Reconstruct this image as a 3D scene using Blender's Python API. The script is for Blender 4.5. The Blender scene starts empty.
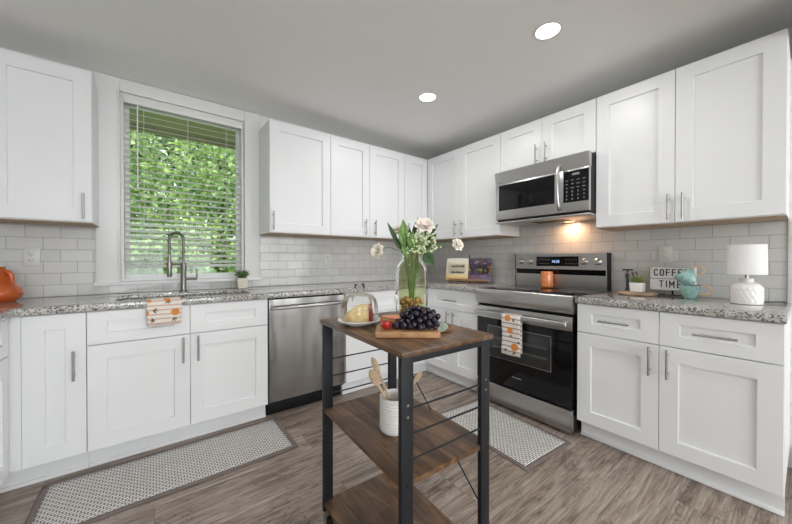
import bpy, bmesh, math, random
from mathutils import Vector, Matrix, Quaternion, noise
random.seed(7)
PI = math.pi
S = bpy.context.scene
C = S.collection

# ------------------------------------------------------------------ camera, world, lights, exposure
cd = bpy.data.cameras.new('camera'); cam = bpy.data.objects.new('camera', cd); C.objects.link(cam)
cd.sensor_width = 36.0; cd.lens = 316.1 / 792 * 36.0; cd.clip_start = 0.02
cam.location = (-2.804, -2.984, 1.152)
cam.rotation_euler = (math.radians(90 - 0.393), 0, math.radians(-37.337))
S.camera = cam
S.view_settings.view_transform = 'Standard'; S.view_settings.look = 'None'
S.view_settings.gamma = 1.0; S.view_settings.use_curve_mapping = False
S.view_settings.exposure = -0.35
S.cycles.use_denoising = True
S.cycles.max_bounces = 10; S.cycles.diffuse_bounces = 5; S.cycles.transparent_max_bounces = 24
S.cycles.sample_clamp_indirect = 6.0

W = bpy.data.worlds.new('sky'); S.world = W; W.use_nodes = True
bgn = W.node_tree.nodes['Background']; bgn.inputs[0].default_value = (0.86, 0.94, 1.0, 1); bgn.inputs[1].default_value = 2.8
sl = bpy.data.lights.new('sun', 'SUN'); sl.energy = 8.0; sl.angle = math.radians(4); sl.color = (1, .95, .85)
so = bpy.data.objects.new('sun', sl); C.objects.link(so); so.rotation_euler = (math.radians(42), 0, math.radians(-28))

def area_light(name, loc, rot, sx, sy, power, col=(1, 1, 1)):
    l = bpy.data.lights.new(name, 'AREA'); l.shape = 'RECTANGLE'; l.size = sx; l.size_y = sy; l.energy = power; l.color = col
    o = bpy.data.objects.new(name, l); C.objects.link(o); o.location = loc; o.rotation_euler = rot
    return o
# unseen fill lamps added outside the adjoining room's windows to brighten the kitchen
area_light('rear_fill', (-2.6, -7.62, 1.35), (PI / 2, 0, 0), 2.3, 1.9, 128, (.95, .98, 1))
area_light('rear_fill', (0.4, -7.62, 1.35), (PI / 2, 0, 0), 2.0, 1.9, 58, (.95, .98, 1))
LAMP_W = 7.0

# ------------------------------------------------------------------ material helpers
def mat(name):
    m = bpy.data.materials.new(name); m.use_nodes = True
    nt = m.node_tree; b = nt.nodes['Principled BSDF']
    return m, nt, b
def N(nt, t, **kw):
    n = nt.nodes.new(t)
    for k, v in kw.items(): setattr(n, k, v)
    return n
def L(nt, a, b): nt.links.new(a, b)
def ramp(nt, fac, stops, interp='LINEAR'):
    r = N(nt, 'ShaderNodeValToRGB'); r.color_ramp.interpolation = interp
    e = r.color_ramp.elements
    while len(e) < len(stops): e.new(0.5)
    for q, (p, c) in zip(e, stops): q.position = p; q.color = (*c, 1) if len(c) == 3 else c
    L(nt, fac, r.inputs[0]); return r.outputs[0]
def coords(nt, scale=(1, 1, 1), rot=(0, 0, 0), loc=(0, 0, 0), kind='Object'):
    t = N(nt, 'ShaderNodeTexCoord'); m = N(nt, 'ShaderNodeMapping')
    m.inputs['Scale'].default_value = scale; m.inputs['Rotation'].default_value = rot; m.inputs['Location'].default_value = loc
    L(nt, t.outputs[kind], m.inputs[0]); return m.outputs[0]
def noise_tex(nt, vec, scale, detail=4, rough=.55, dist=0):
    n = N(nt, 'ShaderNodeTexNoise'); n.inputs['Scale'].default_value = scale; n.inputs['Detail'].default_value = detail
    n.inputs['Roughness'].default_value = rough; n.inputs['Distortion'].default_value = dist
    if vec is not None: L(nt, vec, n.inputs['Vector'])
    return n
def mixc(nt, fac, a, b, mode='MIX'):
    m = N(nt, 'ShaderNodeMix', data_type='RGBA', blend_type=mode)
    if isinstance(fac, (int, float)): m.inputs[0].default_value = fac
    else: L(nt, fac, m.inputs[0])
    for s, v in ((6, a), (7, b)):
        if isinstance(v, tuple): m.inputs[s].default_value = (*v, 1)
        else: L(nt, v, m.inputs[s])
    return m.outputs[2]
def math_n(nt, op, a, b=None):
    m = N(nt, 'ShaderNodeMath', operation=op)
    for i, v in enumerate((a, b)):
        if v is None: continue
        if isinstance(v, (int, float)): m.inputs[i].default_value = v
        else: L(nt, v, m.inputs[i])
    return m.outputs[0]
def bump(nt, b, h, strength=.3, dist=.01):
    n = N(nt, 'ShaderNodeBump'); n.inputs['Strength'].default_value = strength; n.inputs['Distance'].default_value = dist
    L(nt, h, n.inputs['Height']); L(nt, n.outputs[0], b.inputs['Normal'])
def plain(name, col, rough=.5, metal=0.0, var=.06, vs=9.0, bmp=0, coat=0, spec=None):
    m, nt, b = mat(name)
    n = noise_tex(nt, coords(nt), vs)
    c = ramp(nt, n.outputs[0], [(.3, tuple(x * (1 - var) for x in col)), (.7, tuple(min(1, x * (1 + var)) for x in col))])
    L(nt, c, b.inputs['Base Color'])
    b.inputs['Roughness'].default_value = rough; b.inputs['Metallic'].default_value = metal
    if coat: b.inputs['Coat Weight'].default_value = coat; b.inputs['Coat Roughness'].default_value = .08
    if spec is not None: b.inputs['Specular IOR Level'].default_value = spec
    if bmp:
        n2 = noise_tex(nt, coords(nt), vs * 14); bump(nt, b, n2.outputs[0], bmp, .002)
    return m
M = {}
M['cabinet'] = plain('cabinet_paint', (.85, .86, .872), .34, var=.01, vs=3)
M['wall'] = plain('wall_paint', (.80, .80, .78), .6, var=.015, vs=2, bmp=.05)
M['ceiling'] = plain('ceiling_paint', (.93, .93, .915), .75, var=.015, vs=1.2, bmp=.06)
M['trim'] = plain('trim_paint', (.84, .84, .84), .4, var=.01, vs=3)
M['raw_wood'] = plain('raw_plywood', (.50, .37, .25), .6, var=.12, vs=14)
M['nickel'] = plain('brushed_nickel', (.42, .41, .395), .32, 1.0, var=.05, vs=30)
M['black_metal'] = plain('black_powder_coat', (.016, .017, .020), .45, .0, var=.15, vs=20, spec=.25)
M['black'] = plain('black_plastic', (.008, .008, .009), .45, var=.1, spec=.25)
M['black_glass'] = plain('black_glass', (.004, .004, .005), .05, var=.05, spec=.35)
M['grey_glass'] = plain('oven_window_glass', (.028, .030, .030), .05, var=.25, vs=5, spec=.5)
M['white_plastic'] = plain('white_plastic', (.82, .82, .80), .35, var=.01)
M['outlet'] = plain('outlet_plastic', (.68, .68, .66), .35, var=.01)
M['faucet'] = plain('dark_brushed_nickel', (.27, .255, .24), .30, 1.0, var=.05, vs=30)
M['ceramic'] = plain('white_ceramic', (.84, .83, .81), .25, var=.02, coat=.3)
M['orange_glaze'] = plain('orange_glaze', (.50, .088, .012), .12, var=.2, vs=7, coat=.6)
M['orange_glass'] = plain('orange_glass', (.78, .27, .09), .15, var=.25, vs=40, coat=.4)
M['gold'] = plain('gold_lustre', (.80, .62, .36), .3, .6, var=.06)
M['cream_pot'] = plain('cream_clay', (.76, .70, .60), .6, var=.05, vs=25)
M['shade'] = plain('lamp_shade_fabric', (.86, .86, .86), .8, var=.02, vs=60, bmp=.1)
M['leaf_dark'] = plain('leaf_dark', (.045, .10, .03), .4, var=.4, vs=20)
M['leaf_mid'] = plain('leaf_mid', (.15, .28, .06), .42, var=.4, vs=20)
M['leaf_light'] = plain('leaf_light', (.30, .42, .16), .5, var=.3, vs=25)
M['leaf_grey'] = plain('leaf_grey_green', (.30, .35, .28), .5, var=.3, vs=30)
M['succulent'] = plain('succulent_green', (.10, .17, .06), .45, var=.4, vs=30)
M['petal'] = plain('petal_cream', (.85, .80, .70), .55, var=.06, vs=30)
M['petal_pink'] = plain('petal_blush', (.86, .78, .71), .55, var=.1, vs=30)
M['blossom'] = plain('blossom_white', (.74, .80, .54), .6, var=.1, vs=30)
M['purple'] = plain('dried_purple_bud', (.10, .07, .12), .6, var=.3, vs=40)
M['grape'] = plain('grape_skin', (.020, .013, .028), .26, var=.6, vs=45, coat=.25)
M['berry'] = plain('strawberry', (.50, .02, .02), .3, var=.3, vs=60, coat=.2)
M['deli'] = plain('orange_slices', (.70, .26, .12), .45, var=.3, vs=50)
M['cheese'] = plain('cheese', (.88, .66, .32), .5, var=.15, vs=35)
M['rind'] = plain('red_rind', (.35, .03, .02), .4, var=.2)
M['spoon'] = plain('pale_wood', (.62, .46, .30), .55, var=.15, vs=30)
M['small_wood'] = plain('brown_wood', (.30, .16, .08), .45, var=.25, vs=35)
M['paper'] = plain('page_cream', (.82, .74, .60), .6, var=.05, vs=15)
M['ink'] = plain('ink', (.03, .02, .03), .6)
M['letter'] = plain('black_letter', (.02, .02, .022), .5)
M['signface'] = plain('lightbox_face', (.86, .86, .87), .4, var=.01)
M['mark_white'] = plain('printed_grey_mark', (.22, .23, .24), .5)
M['socket'] = plain('socket_slot', (.25, .25, .25), .5)
M['bark'] = plain('bark', (.10, .08, .06), .8, var=.4, vs=20)
M['lawn'] = plain('lawn', (.16, .26, .08), .9, var=.4, vs=12)
M['siding'] = plain('dark_gap', (.03, .03, .03), .8)

def emis(name, col, strength):
    m, nt, b = mat(name); b.inputs['Base Color'].default_value = (.9, .9, .9, 1)
    b.inputs['Emission Color'].default_value = (*col, 1); b.inputs['Emission Strength'].default_value = strength
    return m
M['led'] = emis('led_lens', (1, .97, .93), 9)
M['blue_digits'] = emis('blue_display_digits', (.25, .55, 1), 1.6)

def thin_glass(name, tint, ior=1.45, rough=.02, extra=0.0):
    m, nt, b = mat(name)
    out = nt.nodes['Material Output']; nt.nodes.remove(b)
    t = N(nt, 'ShaderNodeBsdfTransparent'); t.inputs[0].default_value = (*tint, 1)
    g = N(nt, 'ShaderNodeBsdfGlossy'); g.inputs['Roughness'].default_value = rough; g.inputs[0].default_value = (1, 1, 1, 1)
    f = N(nt, 'ShaderNodeFresnel'); f.inputs[0].default_value = ior
    n = noise_tex(nt, coords(nt), 18, 2); bp = N(nt, 'ShaderNodeBump'); bp.inputs['Strength'].default_value = extra; bp.inputs['Distance'].default_value = .004
    L(nt, n.outputs[0], bp.inputs['Height']); L(nt, bp.outputs[0], f.inputs['Normal']); L(nt, bp.outputs[0], g.inputs['Normal'])
    x = N(nt, 'ShaderNodeMixShader'); L(nt, f.outputs[0], x.inputs[0]); L(nt, t.outputs[0], x.inputs[1]); L(nt, g.outputs[0], x.inputs[2])
    L(nt, x.outputs[0], out.inputs[0]); return m
M['pane'] = thin_glass('window_glass', (.93, .97, .95), 1.35)
M['vase_glass'] = thin_glass('green_tinted_glass', (.76, .78, .59), 1.25, .03, .25)
M['cloche_glass'] = thin_glass('clear_glass', (.94, .95, .95), 1.42, .03, .25)

def stainless(name, stretch, col=(.47, .462, .45), rough=.24, wav=.05):
    m, nt, b = mat(name)
    n = noise_tex(nt, coords(nt, stretch), 1.0, 3, .5)
    L(nt, ramp(nt, n.outputs[0], [(.2, tuple(x * .975 for x in col)), (.8, tuple(x * 1.02 for x in col))]), b.inputs['Base Color'])
    L(nt, ramp(nt, n.outputs[0], [(.2, (rough * .92,) * 3), (.8, (rough * 1.08,) * 3)]), b.inputs['Roughness'])
    b.inputs['Metallic'].default_value = 1.0; b.inputs['Anisotropic'].default_value = .35
    n2 = noise_tex(nt, coords(nt, (4.5, 4.5, .9)), 1.5, 1, .4); bump(nt, b, n2.outputs[0], wav, .03)
    return m
M['steel'] = stainless('stainless_steel', (2, 2, 900), (.52, .51, .50), rough=.32, wav=.015)
M['steel_v'] = stainless('stainless_steel_door', (900, 900, 2), (.34, .335, .328), rough=.20, wav=.8)
M['sinksteel'] = stainless('sink_steel', (60, 60, 60), rough=.35)

def tile_mat(name, axis):
    m, nt, b = mat(name)
    t = N(nt, 'ShaderNodeTexCoord'); sp = N(nt, 'ShaderNodeSeparateXYZ'); L(nt, t.outputs['Object'], sp.inputs[0])
    cb = N(nt, 'ShaderNodeCombineXYZ')
    if axis == 'x': L(nt, math_n(nt, 'ADD', sp.outputs[0], 3.449 + .155 * 40 + TX), cb.inputs[0])
    else: L(nt, math_n(nt, 'ADD', sp.outputs[1], 2.608 + .155 * 40 + TY), cb.inputs[0])
    L(nt, math_n(nt, 'ADD', sp.outputs[2], -.914 + .0762 * 20 + .0011), cb.inputs[1])
    br = N(nt, 'ShaderNodeTexBrick'); L(nt, cb.outputs[0], br.inputs['Vector'])
    br.inputs['Scale'].default_value = 1; br.inputs['Brick Width'].default_value = .155; br.inputs['Row Height'].default_value = .0762
    br.inputs['Mortar Size'].default_value = .0017; br.inputs['Mortar Smooth'].default_value = .3; br.offset = .5
    br.inputs['Color1'].default_value = (.60, .60, .585, 1); br.inputs['Color2'].default_value = (.66, .66, .645, 1); br.inputs['Mortar'].default_value = (.34, .34, .33, 1)
    L(nt, br.outputs['Color'], b.inputs['Base Color'])
    L(nt, ramp(nt, br.outputs['Fac'], [(0, (.10,) * 3), (1, (.7,) * 3)]), b.inputs['Roughness'])
    inv = math_n(nt, 'SUBTRACT', 1.0, br.outputs['Fac']); bump(nt, b, inv, .5, .002)
    return m
TX, TY = 0.0, 0.0
M['tile_x'] = tile_mat('subway_tile_window_side', 'x')
M['tile_y'] = tile_mat('subway_tile_range_side', 'y')

def granite():
    m, nt, b = mat('speckled_granite')
    v = coords(nt)
    n1 = noise_tex(nt, v, 92, 5, .72); n2 = noise_tex(nt, v, 210, 3, .6); n3 = noise_tex(nt, v, 16, 3, .6)
    base = ramp(nt, n3.outputs[0], [(.35, (.46, .445, .425)), (.65, (.64, .625, .60))])
    d = ramp(nt, n1.outputs[0], [(.38, (.07, .07, .07)), (.465, (.34, .33, .315)), (.53, (1, 1, 1))])
    c = mixc(nt, 1.0, base, d, 'MULTIPLY')
    w = ramp(nt, n2.outputs[0], [(.55, (0, 0, 0)), (.66, (.8, .8, .8))])
    c = mixc(nt, w, c, (.72, .70, .67))
    L(nt, c, b.inputs['Base Color']); b.inputs['Roughness'].default_value = .10; b.inputs['Coat Weight'].default_value = .4
    return m
M['granite'] = granite()

def floor_mat():
    m, nt, b = mat('vinyl_plank')
    v = coords(nt, loc=(.37, .05, 0))
    br = N(nt, 'ShaderNodeTexBrick'); L(nt, v, br.inputs['Vector']); br.offset = .37; br.offset_frequency = 3
    br.inputs['Scale'].default_value = 1; br.inputs['Brick Width'].default_value = 1.22; br.inputs['Row Height'].default_value = .182
    br.inputs['Mortar Size'].default_value = .0010; br.inputs['Mortar Smooth'].default_value = .1
    br.inputs['Color1'].default_value = (0, 0, 0, 1); br.inputs['Color2'].default_value = (1, 1, 1, 1); br.inputs['Mortar'].default_value = (.3, .3, .3, 1)
    # shift the grain per plank
    sep = N(nt, 'ShaderNodeSeparateColor'); L(nt, br.outputs['Color'], sep.inputs[0])
    off = N(nt, 'ShaderNodeCombineXYZ'); L(nt, math_n(nt, 'MULTIPLY', sep.outputs[0], 13.0), off.inputs[0]); L(nt, math_n(nt, 'MULTIPLY', sep.outputs[0], 7.0), off.inputs[1])
    add = N(nt, 'ShaderNodeVectorMath', operation='ADD'); L(nt, v, add.inputs[0]); L(nt, off.outputs[0], add.inputs[1])
    mp = N(nt, 'ShaderNodeMapping'); mp.inputs['Scale'].default_value = (1.5, 19, 1); L(nt, add.outputs[0], mp.inputs[0])
    g = noise_tex(nt, mp.outputs[0], 1.5, 8, .68, 1.2)
    mp2 = N(nt, 'ShaderNodeMapping'); mp2.inputs['Scale'].default_value = (3, 90, 1); L(nt, add.outputs[0], mp2.inputs[0])
    g2 = noise_tex(nt, mp2.outputs[0], 1.6, 4, .6)
    mp3 = N(nt, 'ShaderNodeMapping'); mp3.inputs['Scale'].default_value = (2.0, 4.5, 1); L(nt, add.outputs[0], mp3.inputs[0])
    k = noise_tex(nt, mp3.outputs[0], 1.4, 4, .6, .8)
    c = ramp(nt, g.outputs[0], [(.30, (.10, .074, .058)), (.43, (.285, .228, .188)), (.56, (.43, .365, .315)), (.74, (.56, .495, .44))])
    c = mixc(nt, .6, c, ramp(nt, g2.outputs[0], [(.35, (.45, .42, .40)), (.6, (1, 1, 1))]), 'MULTIPLY')
    c = mixc(nt, .75, c, ramp(nt, k.outputs[0], [(.30, (.38, .36, .35)), (.47, (1, 1, 1))]), 'MULTIPLY')
    mp4 = N(nt, 'ShaderNodeMapping'); mp4.inputs['Scale'].default_value = (2.6, 10, 1); L(nt, add.outputs[0], mp4.inputs[0])
    q = noise_tex(nt, mp4.outputs[0], 1.3, 6, .6, 2.2)
    line = ramp(nt, math_n(nt, 'ABSOLUTE', math_n(nt, 'SUBTRACT', q.outputs[0], .5)), [(.004, (.34, .30, .28)), (.02, (1, 1, 1))])
    msk = ramp(nt, k.outputs[0], [(.40, (1, 1, 1)), (.56, (.12, .12, .12))])
    c = mixc(nt, msk, c, mixc(nt, 1.0, c, line, 'MULTIPLY'))
    fg = noise_tex(nt, mp2.outputs[0], 5.0, 3, .7); c = mixc(nt, .5, c, ramp(nt, fg.outputs[0], [(.35, (.62, .60, .59)), (.62, (1.0, 1.0, 1.0))]), 'MULTIPLY')
    c = mixc(nt, 1.0, c, (1.20, 1.19, 1.18), 'MULTIPLY')
    c = mixc(nt, .55, c, ramp(nt, sep.outputs[0], [(0, (.72, .70, .69)), (1, (1.0, 1.0, 1.0))]), 'MULTIPLY')
    c = mixc(nt, br.outputs['Fac'], c, (.09, .072, .062))
    L(nt, c, b.inputs['Base Color']); b.inputs['Roughness'].default_value = .42
    h = math_n(nt, 'SUBTRACT', g2.outputs[0], br.outputs['Fac']); bump(nt, b, h, .25, .002)
    return m
M['floor'] = floor_mat()

def wood(name, axis, cols, rough=.45, s=1.0):
    m, nt, b = mat(name)
    sc = {'x': (1.5, 14, 14), 'y': (14, 1.5, 14)}[axis]
    v = coords(nt, tuple(q * s for q in sc))
    g = noise_tex(nt, v, 1.6, 7, .65, 1.5); k = noise_tex(nt, coords(nt), 7 * s, 4, .6, .5)
    c = ramp(nt, g.outputs[0], [(.28, cols[0]), (.48, cols[1]), (.70, cols[2])])
    c = mixc(nt, .8, c, ramp(nt, k.outputs[0], [(.32, (.42, .40, .40)), (.58, (1, 1, 1))]), 'MULTIPLY')
    L(nt, c, b.inputs['Base Color']); b.inputs['Roughness'].default_value = rough
    bump(nt, b, g.outputs[0], .12, .002); return m
M['rustic'] = wood('rustic_brown_board', 'y', [(.032, .018, .010), (.120, .062, .030), (.29, .155, .068)], .36)
M['board'] = wood('cutting_board_wood', 'x', [(.36, .17, .07), (.52, .28, .13), (.62, .37, .20)], .4, 2.5)
M['round_board'] = wood('round_board_wood', 'y', [(.36, .24, .15), (.52, .36, .24), (.60, .44, .31)], .5, 2)

def rug_mat():
    m, nt, b = mat('woven_rug')
    br = N(nt, 'ShaderNodeTexBrick'); L(nt, coords(nt), br.inputs['Vector']); br.offset = .5
    br.inputs['Scale'].default_value = 1; br.inputs['Brick Width'].default_value = .026; br.inputs['Row Height'].default_value = .0150
    br.inputs['Mortar Size'].default_value = .0027; br.inputs['Mortar Smooth'].default_value = .5
    br.inputs['Color1'].default_value = (.74, .72, .69, 1); br.inputs['Color2'].default_value = (.84, .82, .79, 1); br.inputs['Mortar'].default_value = (.12, .105, .10, 1)
    L(nt, br.outputs['Color'], b.inputs['Base Color']); b.inputs['Roughness'].default_value = .95
    bump(nt, b, math_n(nt, 'SUBTRACT', 1.0, br.outputs['Fac']), .6, .004); return m
M['rug'] = rug_mat()
M['rug_border'] = plain('rug_border', (.20, .165, .15), .95, var=.12, vs=120, bmp=.3)

def towel_mat(name, period, phase, wid, stripe, oranges, leaves):
    m, nt, b = mat(name)
    t = N(nt, 'ShaderNodeUVMap'); sp = N(nt, 'ShaderNodeSeparateXYZ'); L(nt, t.outputs[0], sp.inputs[0])
    wob = noise_tex(nt, t.outputs[0], 25, 2)
    vv = math_n(nt, 'ADD', sp.outputs[1], math_n(nt, 'MULTIPLY', wob.outputs[0], .004))
    fr = math_n(nt, 'FRACT', math_n(nt, 'DIVIDE', math_n(nt, 'ADD', vv, phase), period))
    c = mixc(nt, math_n(nt, 'LESS_THAN', fr, wid), (.84, .78, .72), stripe)
    def spot(c, u, v, ru, rv, ang, col):
        s = N(nt, 'ShaderNodeVectorMath', operation='SUBTRACT'); L(nt, t.outputs[0], s.inputs[0]); s.inputs[1].default_value = (u, v, 0)
        r = N(nt, 'ShaderNodeVectorRotate', rotation_type='Z_AXIS'); L(nt, s.outputs[0], r.inputs[0]); r.inputs['Angle'].default_value = ang
        k = N(nt, 'ShaderNodeVectorMath', operation='DIVIDE'); L(nt, r.outputs[0], k.inputs[0]); k.inputs[1].default_value = (ru, rv, 1)
        ln = N(nt, 'ShaderNodeVectorMath', operation='LENGTH'); L(nt, k.outputs[0], ln.inputs[0])
        return mixc(nt, math_n(nt, 'LESS_THAN', ln.outputs['Value'], 1.0), c, col)
    for (u, v, a) in leaves:
        for d in (-.7, 0, .7):
            c = spot(c, u + .011 * math.cos(a + d), v + .011 * math.sin(a + d), .012, .0034, -(a + d), (.14, .13, .03))
    for (u, v, r) in oranges: c = spot(c, u, v, r, r, 0, (.72, .27, .06))
    L(nt, c, b.inputs['Base Color']); b.inputs['Roughness'].default_value = .9
    return m
M['towel_sink'] = towel_mat('orange_print_towel', .026, .004, .26, (.66, .40, .33),
    [(.012, .02, .011), (.095, .008, .019), (.135, .093, .021), (.003, .09, .010)], [(.100, .022, 1.57), (.030, .076, .2), (.035, .135, 3.3), (.128, .127, 1.2)])
M['towel_range'] = towel_mat('citrus_print_towel', .034, .012, .22, (.28, .20, .24),
    [(.05, .055, .024), (.068, .145, .024), (.105, .262, .028)], [(.086, .065, .1), (.074, .176, 1.57), (.03, .285, 1.2), (.10, .298, 1.3), (.135, .215, 1.4)])

# ------------------------------------------------------------------ mesh helpers
class G:
    def __init__(s): s.bm = bmesh.new()
    def box(s, x0, x1, y0, y1, z0, z1, bev=0, seg=2):
        r = bmesh.ops.create_cube(s.bm, size=1); vs = r['verts']
        for v in vs: v.co = Vector(((x0 + x1) / 2 + v.co.x * (x1 - x0), (y0 + y1) / 2 + v.co.y * (y1 - y0), (z0 + z1) / 2 + v.co.z * (z1 - z0)))
        if bev:
            es = list({e for v in vs for e in v.link_edges})
            bmesh.ops.bevel(s.bm, geom=es, offset=bev, segments=seg, profile=.5, affect='EDGES')
        return s
    def hull(s, pts):
        vs = [s.bm.verts.new(p) for p in pts]; bmesh.ops.convex_hull(s.bm, input=vs); return s
    def cyl(s, p0, p1, r0, r1=None, n=16):
        return s.tube([p0, p1], [r0, r0 if r1 is None else r1], n)
    def tube(s, pts, r, n=8, cap=True):
        pts = [Vector(p) for p in pts]
        if isinstance(r, (int, float)): r = [r] * len(pts)
        rings = []; up = None
        for i, p in enumerate(pts):
            t = (pts[min(i + 1, len(pts) - 1)] - pts[max(i - 1, 0)]).normalized()
            if up is None:
                up = Vector((0, 0, 1)) if abs(t.z) < .9 else Vector((1, 0, 0))
            a = t.cross(up); a = a.normalized() if a.length > 1e-6 else t.orthogonal().normalized()
            b = a.cross(t).normalized(); up = b
            rings.append([s.bm.verts.new(p + (a * math.cos(2 * PI * k / n) + b * math.sin(2 * PI * k / n)) * r[i]) for k in range(n)])
        for A, B in zip(rings, rings[1:]):
            for k in range(n): s.bm.faces.new((A[k], A[(k + 1) % n], B[(k + 1) % n], B[k]))
        if cap: s.bm.faces.new(rings[0][::-1]); s.bm.faces.new(rings[-1])
        return s
    def lathe(s, prof, c=(0, 0, 0), n=32, mod=None, rot=None):
        c = Vector(c); rings = []
        for r, z in prof:
            if r < 1e-6:
                p = Vector((0, 0, z)); rings.append([s.bm.verts.new(c + (rot @ p if rot else p))]); continue
            ring = []
            for k in range(n):
                a = 2 * PI * k / n; q = r * (mod(a, z) if mod else 1)
                p = Vector((q * math.cos(a), q * math.sin(a), z)); ring.append(s.bm.verts.new(c + (rot @ p if rot else p)))
            rings.append(ring)
        for A, B in zip(rings, rings[1:]):
            if len(A) == 1 and len(B) == 1: continue
            for k in range(n):
                k2 = (k + 1) % n
                if len(A) == 1: s.bm.faces.new((A[0], B[k2], B[k]))
                elif len(B) == 1: s.bm.faces.new((A[k], A[k2], B[0]))
                else: s.bm.faces.new((A[k], A[k2], B[k2], B[k]))
        return s
    def ball(s, c, r, sc=(1, 1, 1), rot=None, n=12):
        prof = [(math.sin(PI * i / n) * r if 0 < i < n else 0, -math.cos(PI * i / n) * r) for i in range(n + 1)]
        k0 = len(s.bm.verts); s.lathe(prof, (0, 0, 0), n * 2)
        s.bm.verts.ensure_lookup_table()
        for v in list(s.bm.verts)[k0:]:
            p = Vector((v.co.x * sc[0], v.co.y * sc[1], v.co.z * sc[2]))
            v.co = Vector(c) + (rot @ p if rot else p)
        return s
    def grid(s, fn, nu, nv):
        vs = [[s.bm.verts.new(fn(i / nu, j / nv)) for j in range(nv + 1)] for i in range(nu + 1)]
        for i in range(nu):
            for j in range(nv): s.bm.faces.new((vs[i][j], vs[i + 1][j], vs[i + 1][j + 1], vs[i][j + 1]))
        return s
    def leaf(s, base, tip, width, normal, curl=.15, n=5):
        base, tip = Vector(base), Vector(tip); d = tip - base; ln = d.length; side = d.cross(Vector(normal)).normalized(); nn = side.cross(d).normalized()
        def f(i, j):
            w = width * math.sin(PI * min(1, (j * .97 + .015)) ** .8) ; u = (i - .5)
            return base + d * j + side * (u * w) + nn * (curl * ln * math.sin(PI * j) * .6 + abs(u) * w * .35)
        s.grid(f, 4, n + 3); return s
    def out(s, name, m, parent=None, loc=None, sharp=38, solid=0):
        bmesh.ops.recalc_face_normals(s.bm, faces=s.bm.faces)
        me = bpy.data.meshes.new(name); s.bm.to_mesh(me); s.bm.free()
        for p in me.polygons: p.use_smooth = True
        me.set_sharp_from_angle(angle=math.radians(sharp))
        me.materials.append(M[m] if isinstance(m, str) else m)
        o = bpy.data.objects.new(name, me); C.objects.link(o)
        if parent is not None: o.parent = parent
        if loc is not None: o.location = loc
        if solid:
            md = o.modifiers.new('thickness', 'SOLIDIFY'); md.thickness = solid; md.offset = 0
        return o

def thing(name, label, cat, loc=(0, 0, 0), rz=0, group=None):
    o = bpy.data.objects.new(name, None); C.objects.link(o); o.empty_display_size = .05
    o.location = loc; o.rotation_euler = (0, 0, rz)
    return tag(o, label, cat, group)
def tag(o, label, cat, group=None):
    o['label'] = label; o['category'] = cat
    if group: o['group'] = group
    return o
def struct(o): o['kind'] = 'structure'; return o
def sub(o, label): o['label'] = label; return o
def clone(root, loc=None, rz=None):
    r = root.copy(); C.objects.link(r)
    if loc is not None: r.location = loc
    if rz is not None: r.rotation_euler = (0, 0, rz)
    for ch in list(root.children):
        c = ch.copy(); C.objects.link(c); c.parent = r
        for g in list(ch.children):
            d = g.copy(); C.objects.link(d); d.parent = c
    return r

# ------------------------------------------------------------------ the room
CZ = 2.441
XL, XR, YR = -4.0, 2.0, -7.5
struct(G().box(XL - .12, XR + .12, YR - .12, .15, -.08, 0).out('floor', 'floor'))
struct(G().box(XL - .12, XR + .12, YR - .12, .15, CZ, CZ + .12).out('ceiling', 'ceiling'))
wx0, wx1, wz0, wz1 = -2.997, -2.187, 0.995, 2.345
g = G()
g.box(XL - .12, wx0, 0, .15, 0, CZ); g.box(wx1, .12, 0, .15, 0, CZ); g.box(wx0, wx1, 0, .15, 0, wz0); g.box(wx0, wx1, 0, .15, wz1, CZ)
struct(g.out('wall_back', 'wall'))
struct(G().box(0, .12, -2.93, 0, 0, CZ).out('wall_right', 'wall'))
struct(G().box(XL - .12, XL, YR, 0, 0, CZ).out('wall_left', 'wall'))
struct(G().box(.12, XR, -3.05, -2.93, 0, CZ).out('wall_partition', 'wall'))
struct(G().box(XR, XR + .12, YR, -2.93, 0, CZ).out('wall_far', 'wall'))
struct(G().box(XL, .12, -3.05, -2.93, 2.26, CZ).out('wall_header', 'wall'))
g = G()
fz0, fz1 = .4, 2.3
for a, b_ in ((XL, -3.75), (-1.45, -.6), (1.4, XR)): g.box(a, b_, YR - .12, YR, 0, CZ)
for a, b_ in ((-3.75, -1.45), (-.6, 1.4)): g.box(a, b_, YR - .12, YR, 0, fz0); g.box(a, b_, YR - .12, YR, fz1, CZ)
struct(g.out('wall_front', 'wall'))
for i, (a, b_) in enumerate(((-3.75, -1.45), (-.6, 1.4))):  # unseen windows, added as openings for the rear fill lamps
    g = G(); f = .05
    for x in (a, (a + b_) / 2 - f / 2, b_ - f): g.box(x, x + f, YR - .09, YR - .03, fz0, fz1)
    for z in (fz0, (fz0 + fz1) / 2, fz1 - f): g.box(a, b_, YR - .085, YR - .035, z, z + f)
    struct(g.out('window_%d' % (i + 2), 'trim'))
# door casing at the end of the range wall
struct(G().box(-.018, .0, -3.05, -2.908, 0, 2.26, .003).out('trim_1', 'trim'))

# tiled backsplashes (windowed wall has a gap behind the window casing)
TZ0, TZ1 = .9145, 1.40
g = G(); g.box(XL, -3.126, -.008, 0, TZ0, TZ1); g.box(-3.126, -2.062, -.008, 0, TZ0, .974); g.box(-2.062, 0, -.008, 0, TZ0, TZ1)
struct(g.out('backsplash', 'tile_x'))
g = G(); g.box(-.008, 0, -2.908, -.008, TZ0, TZ1); g.box(-.008, 0, -2.06, -1.285, TZ1, 1.48)
struct(g.out('backsplash', 'tile_y'))

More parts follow.
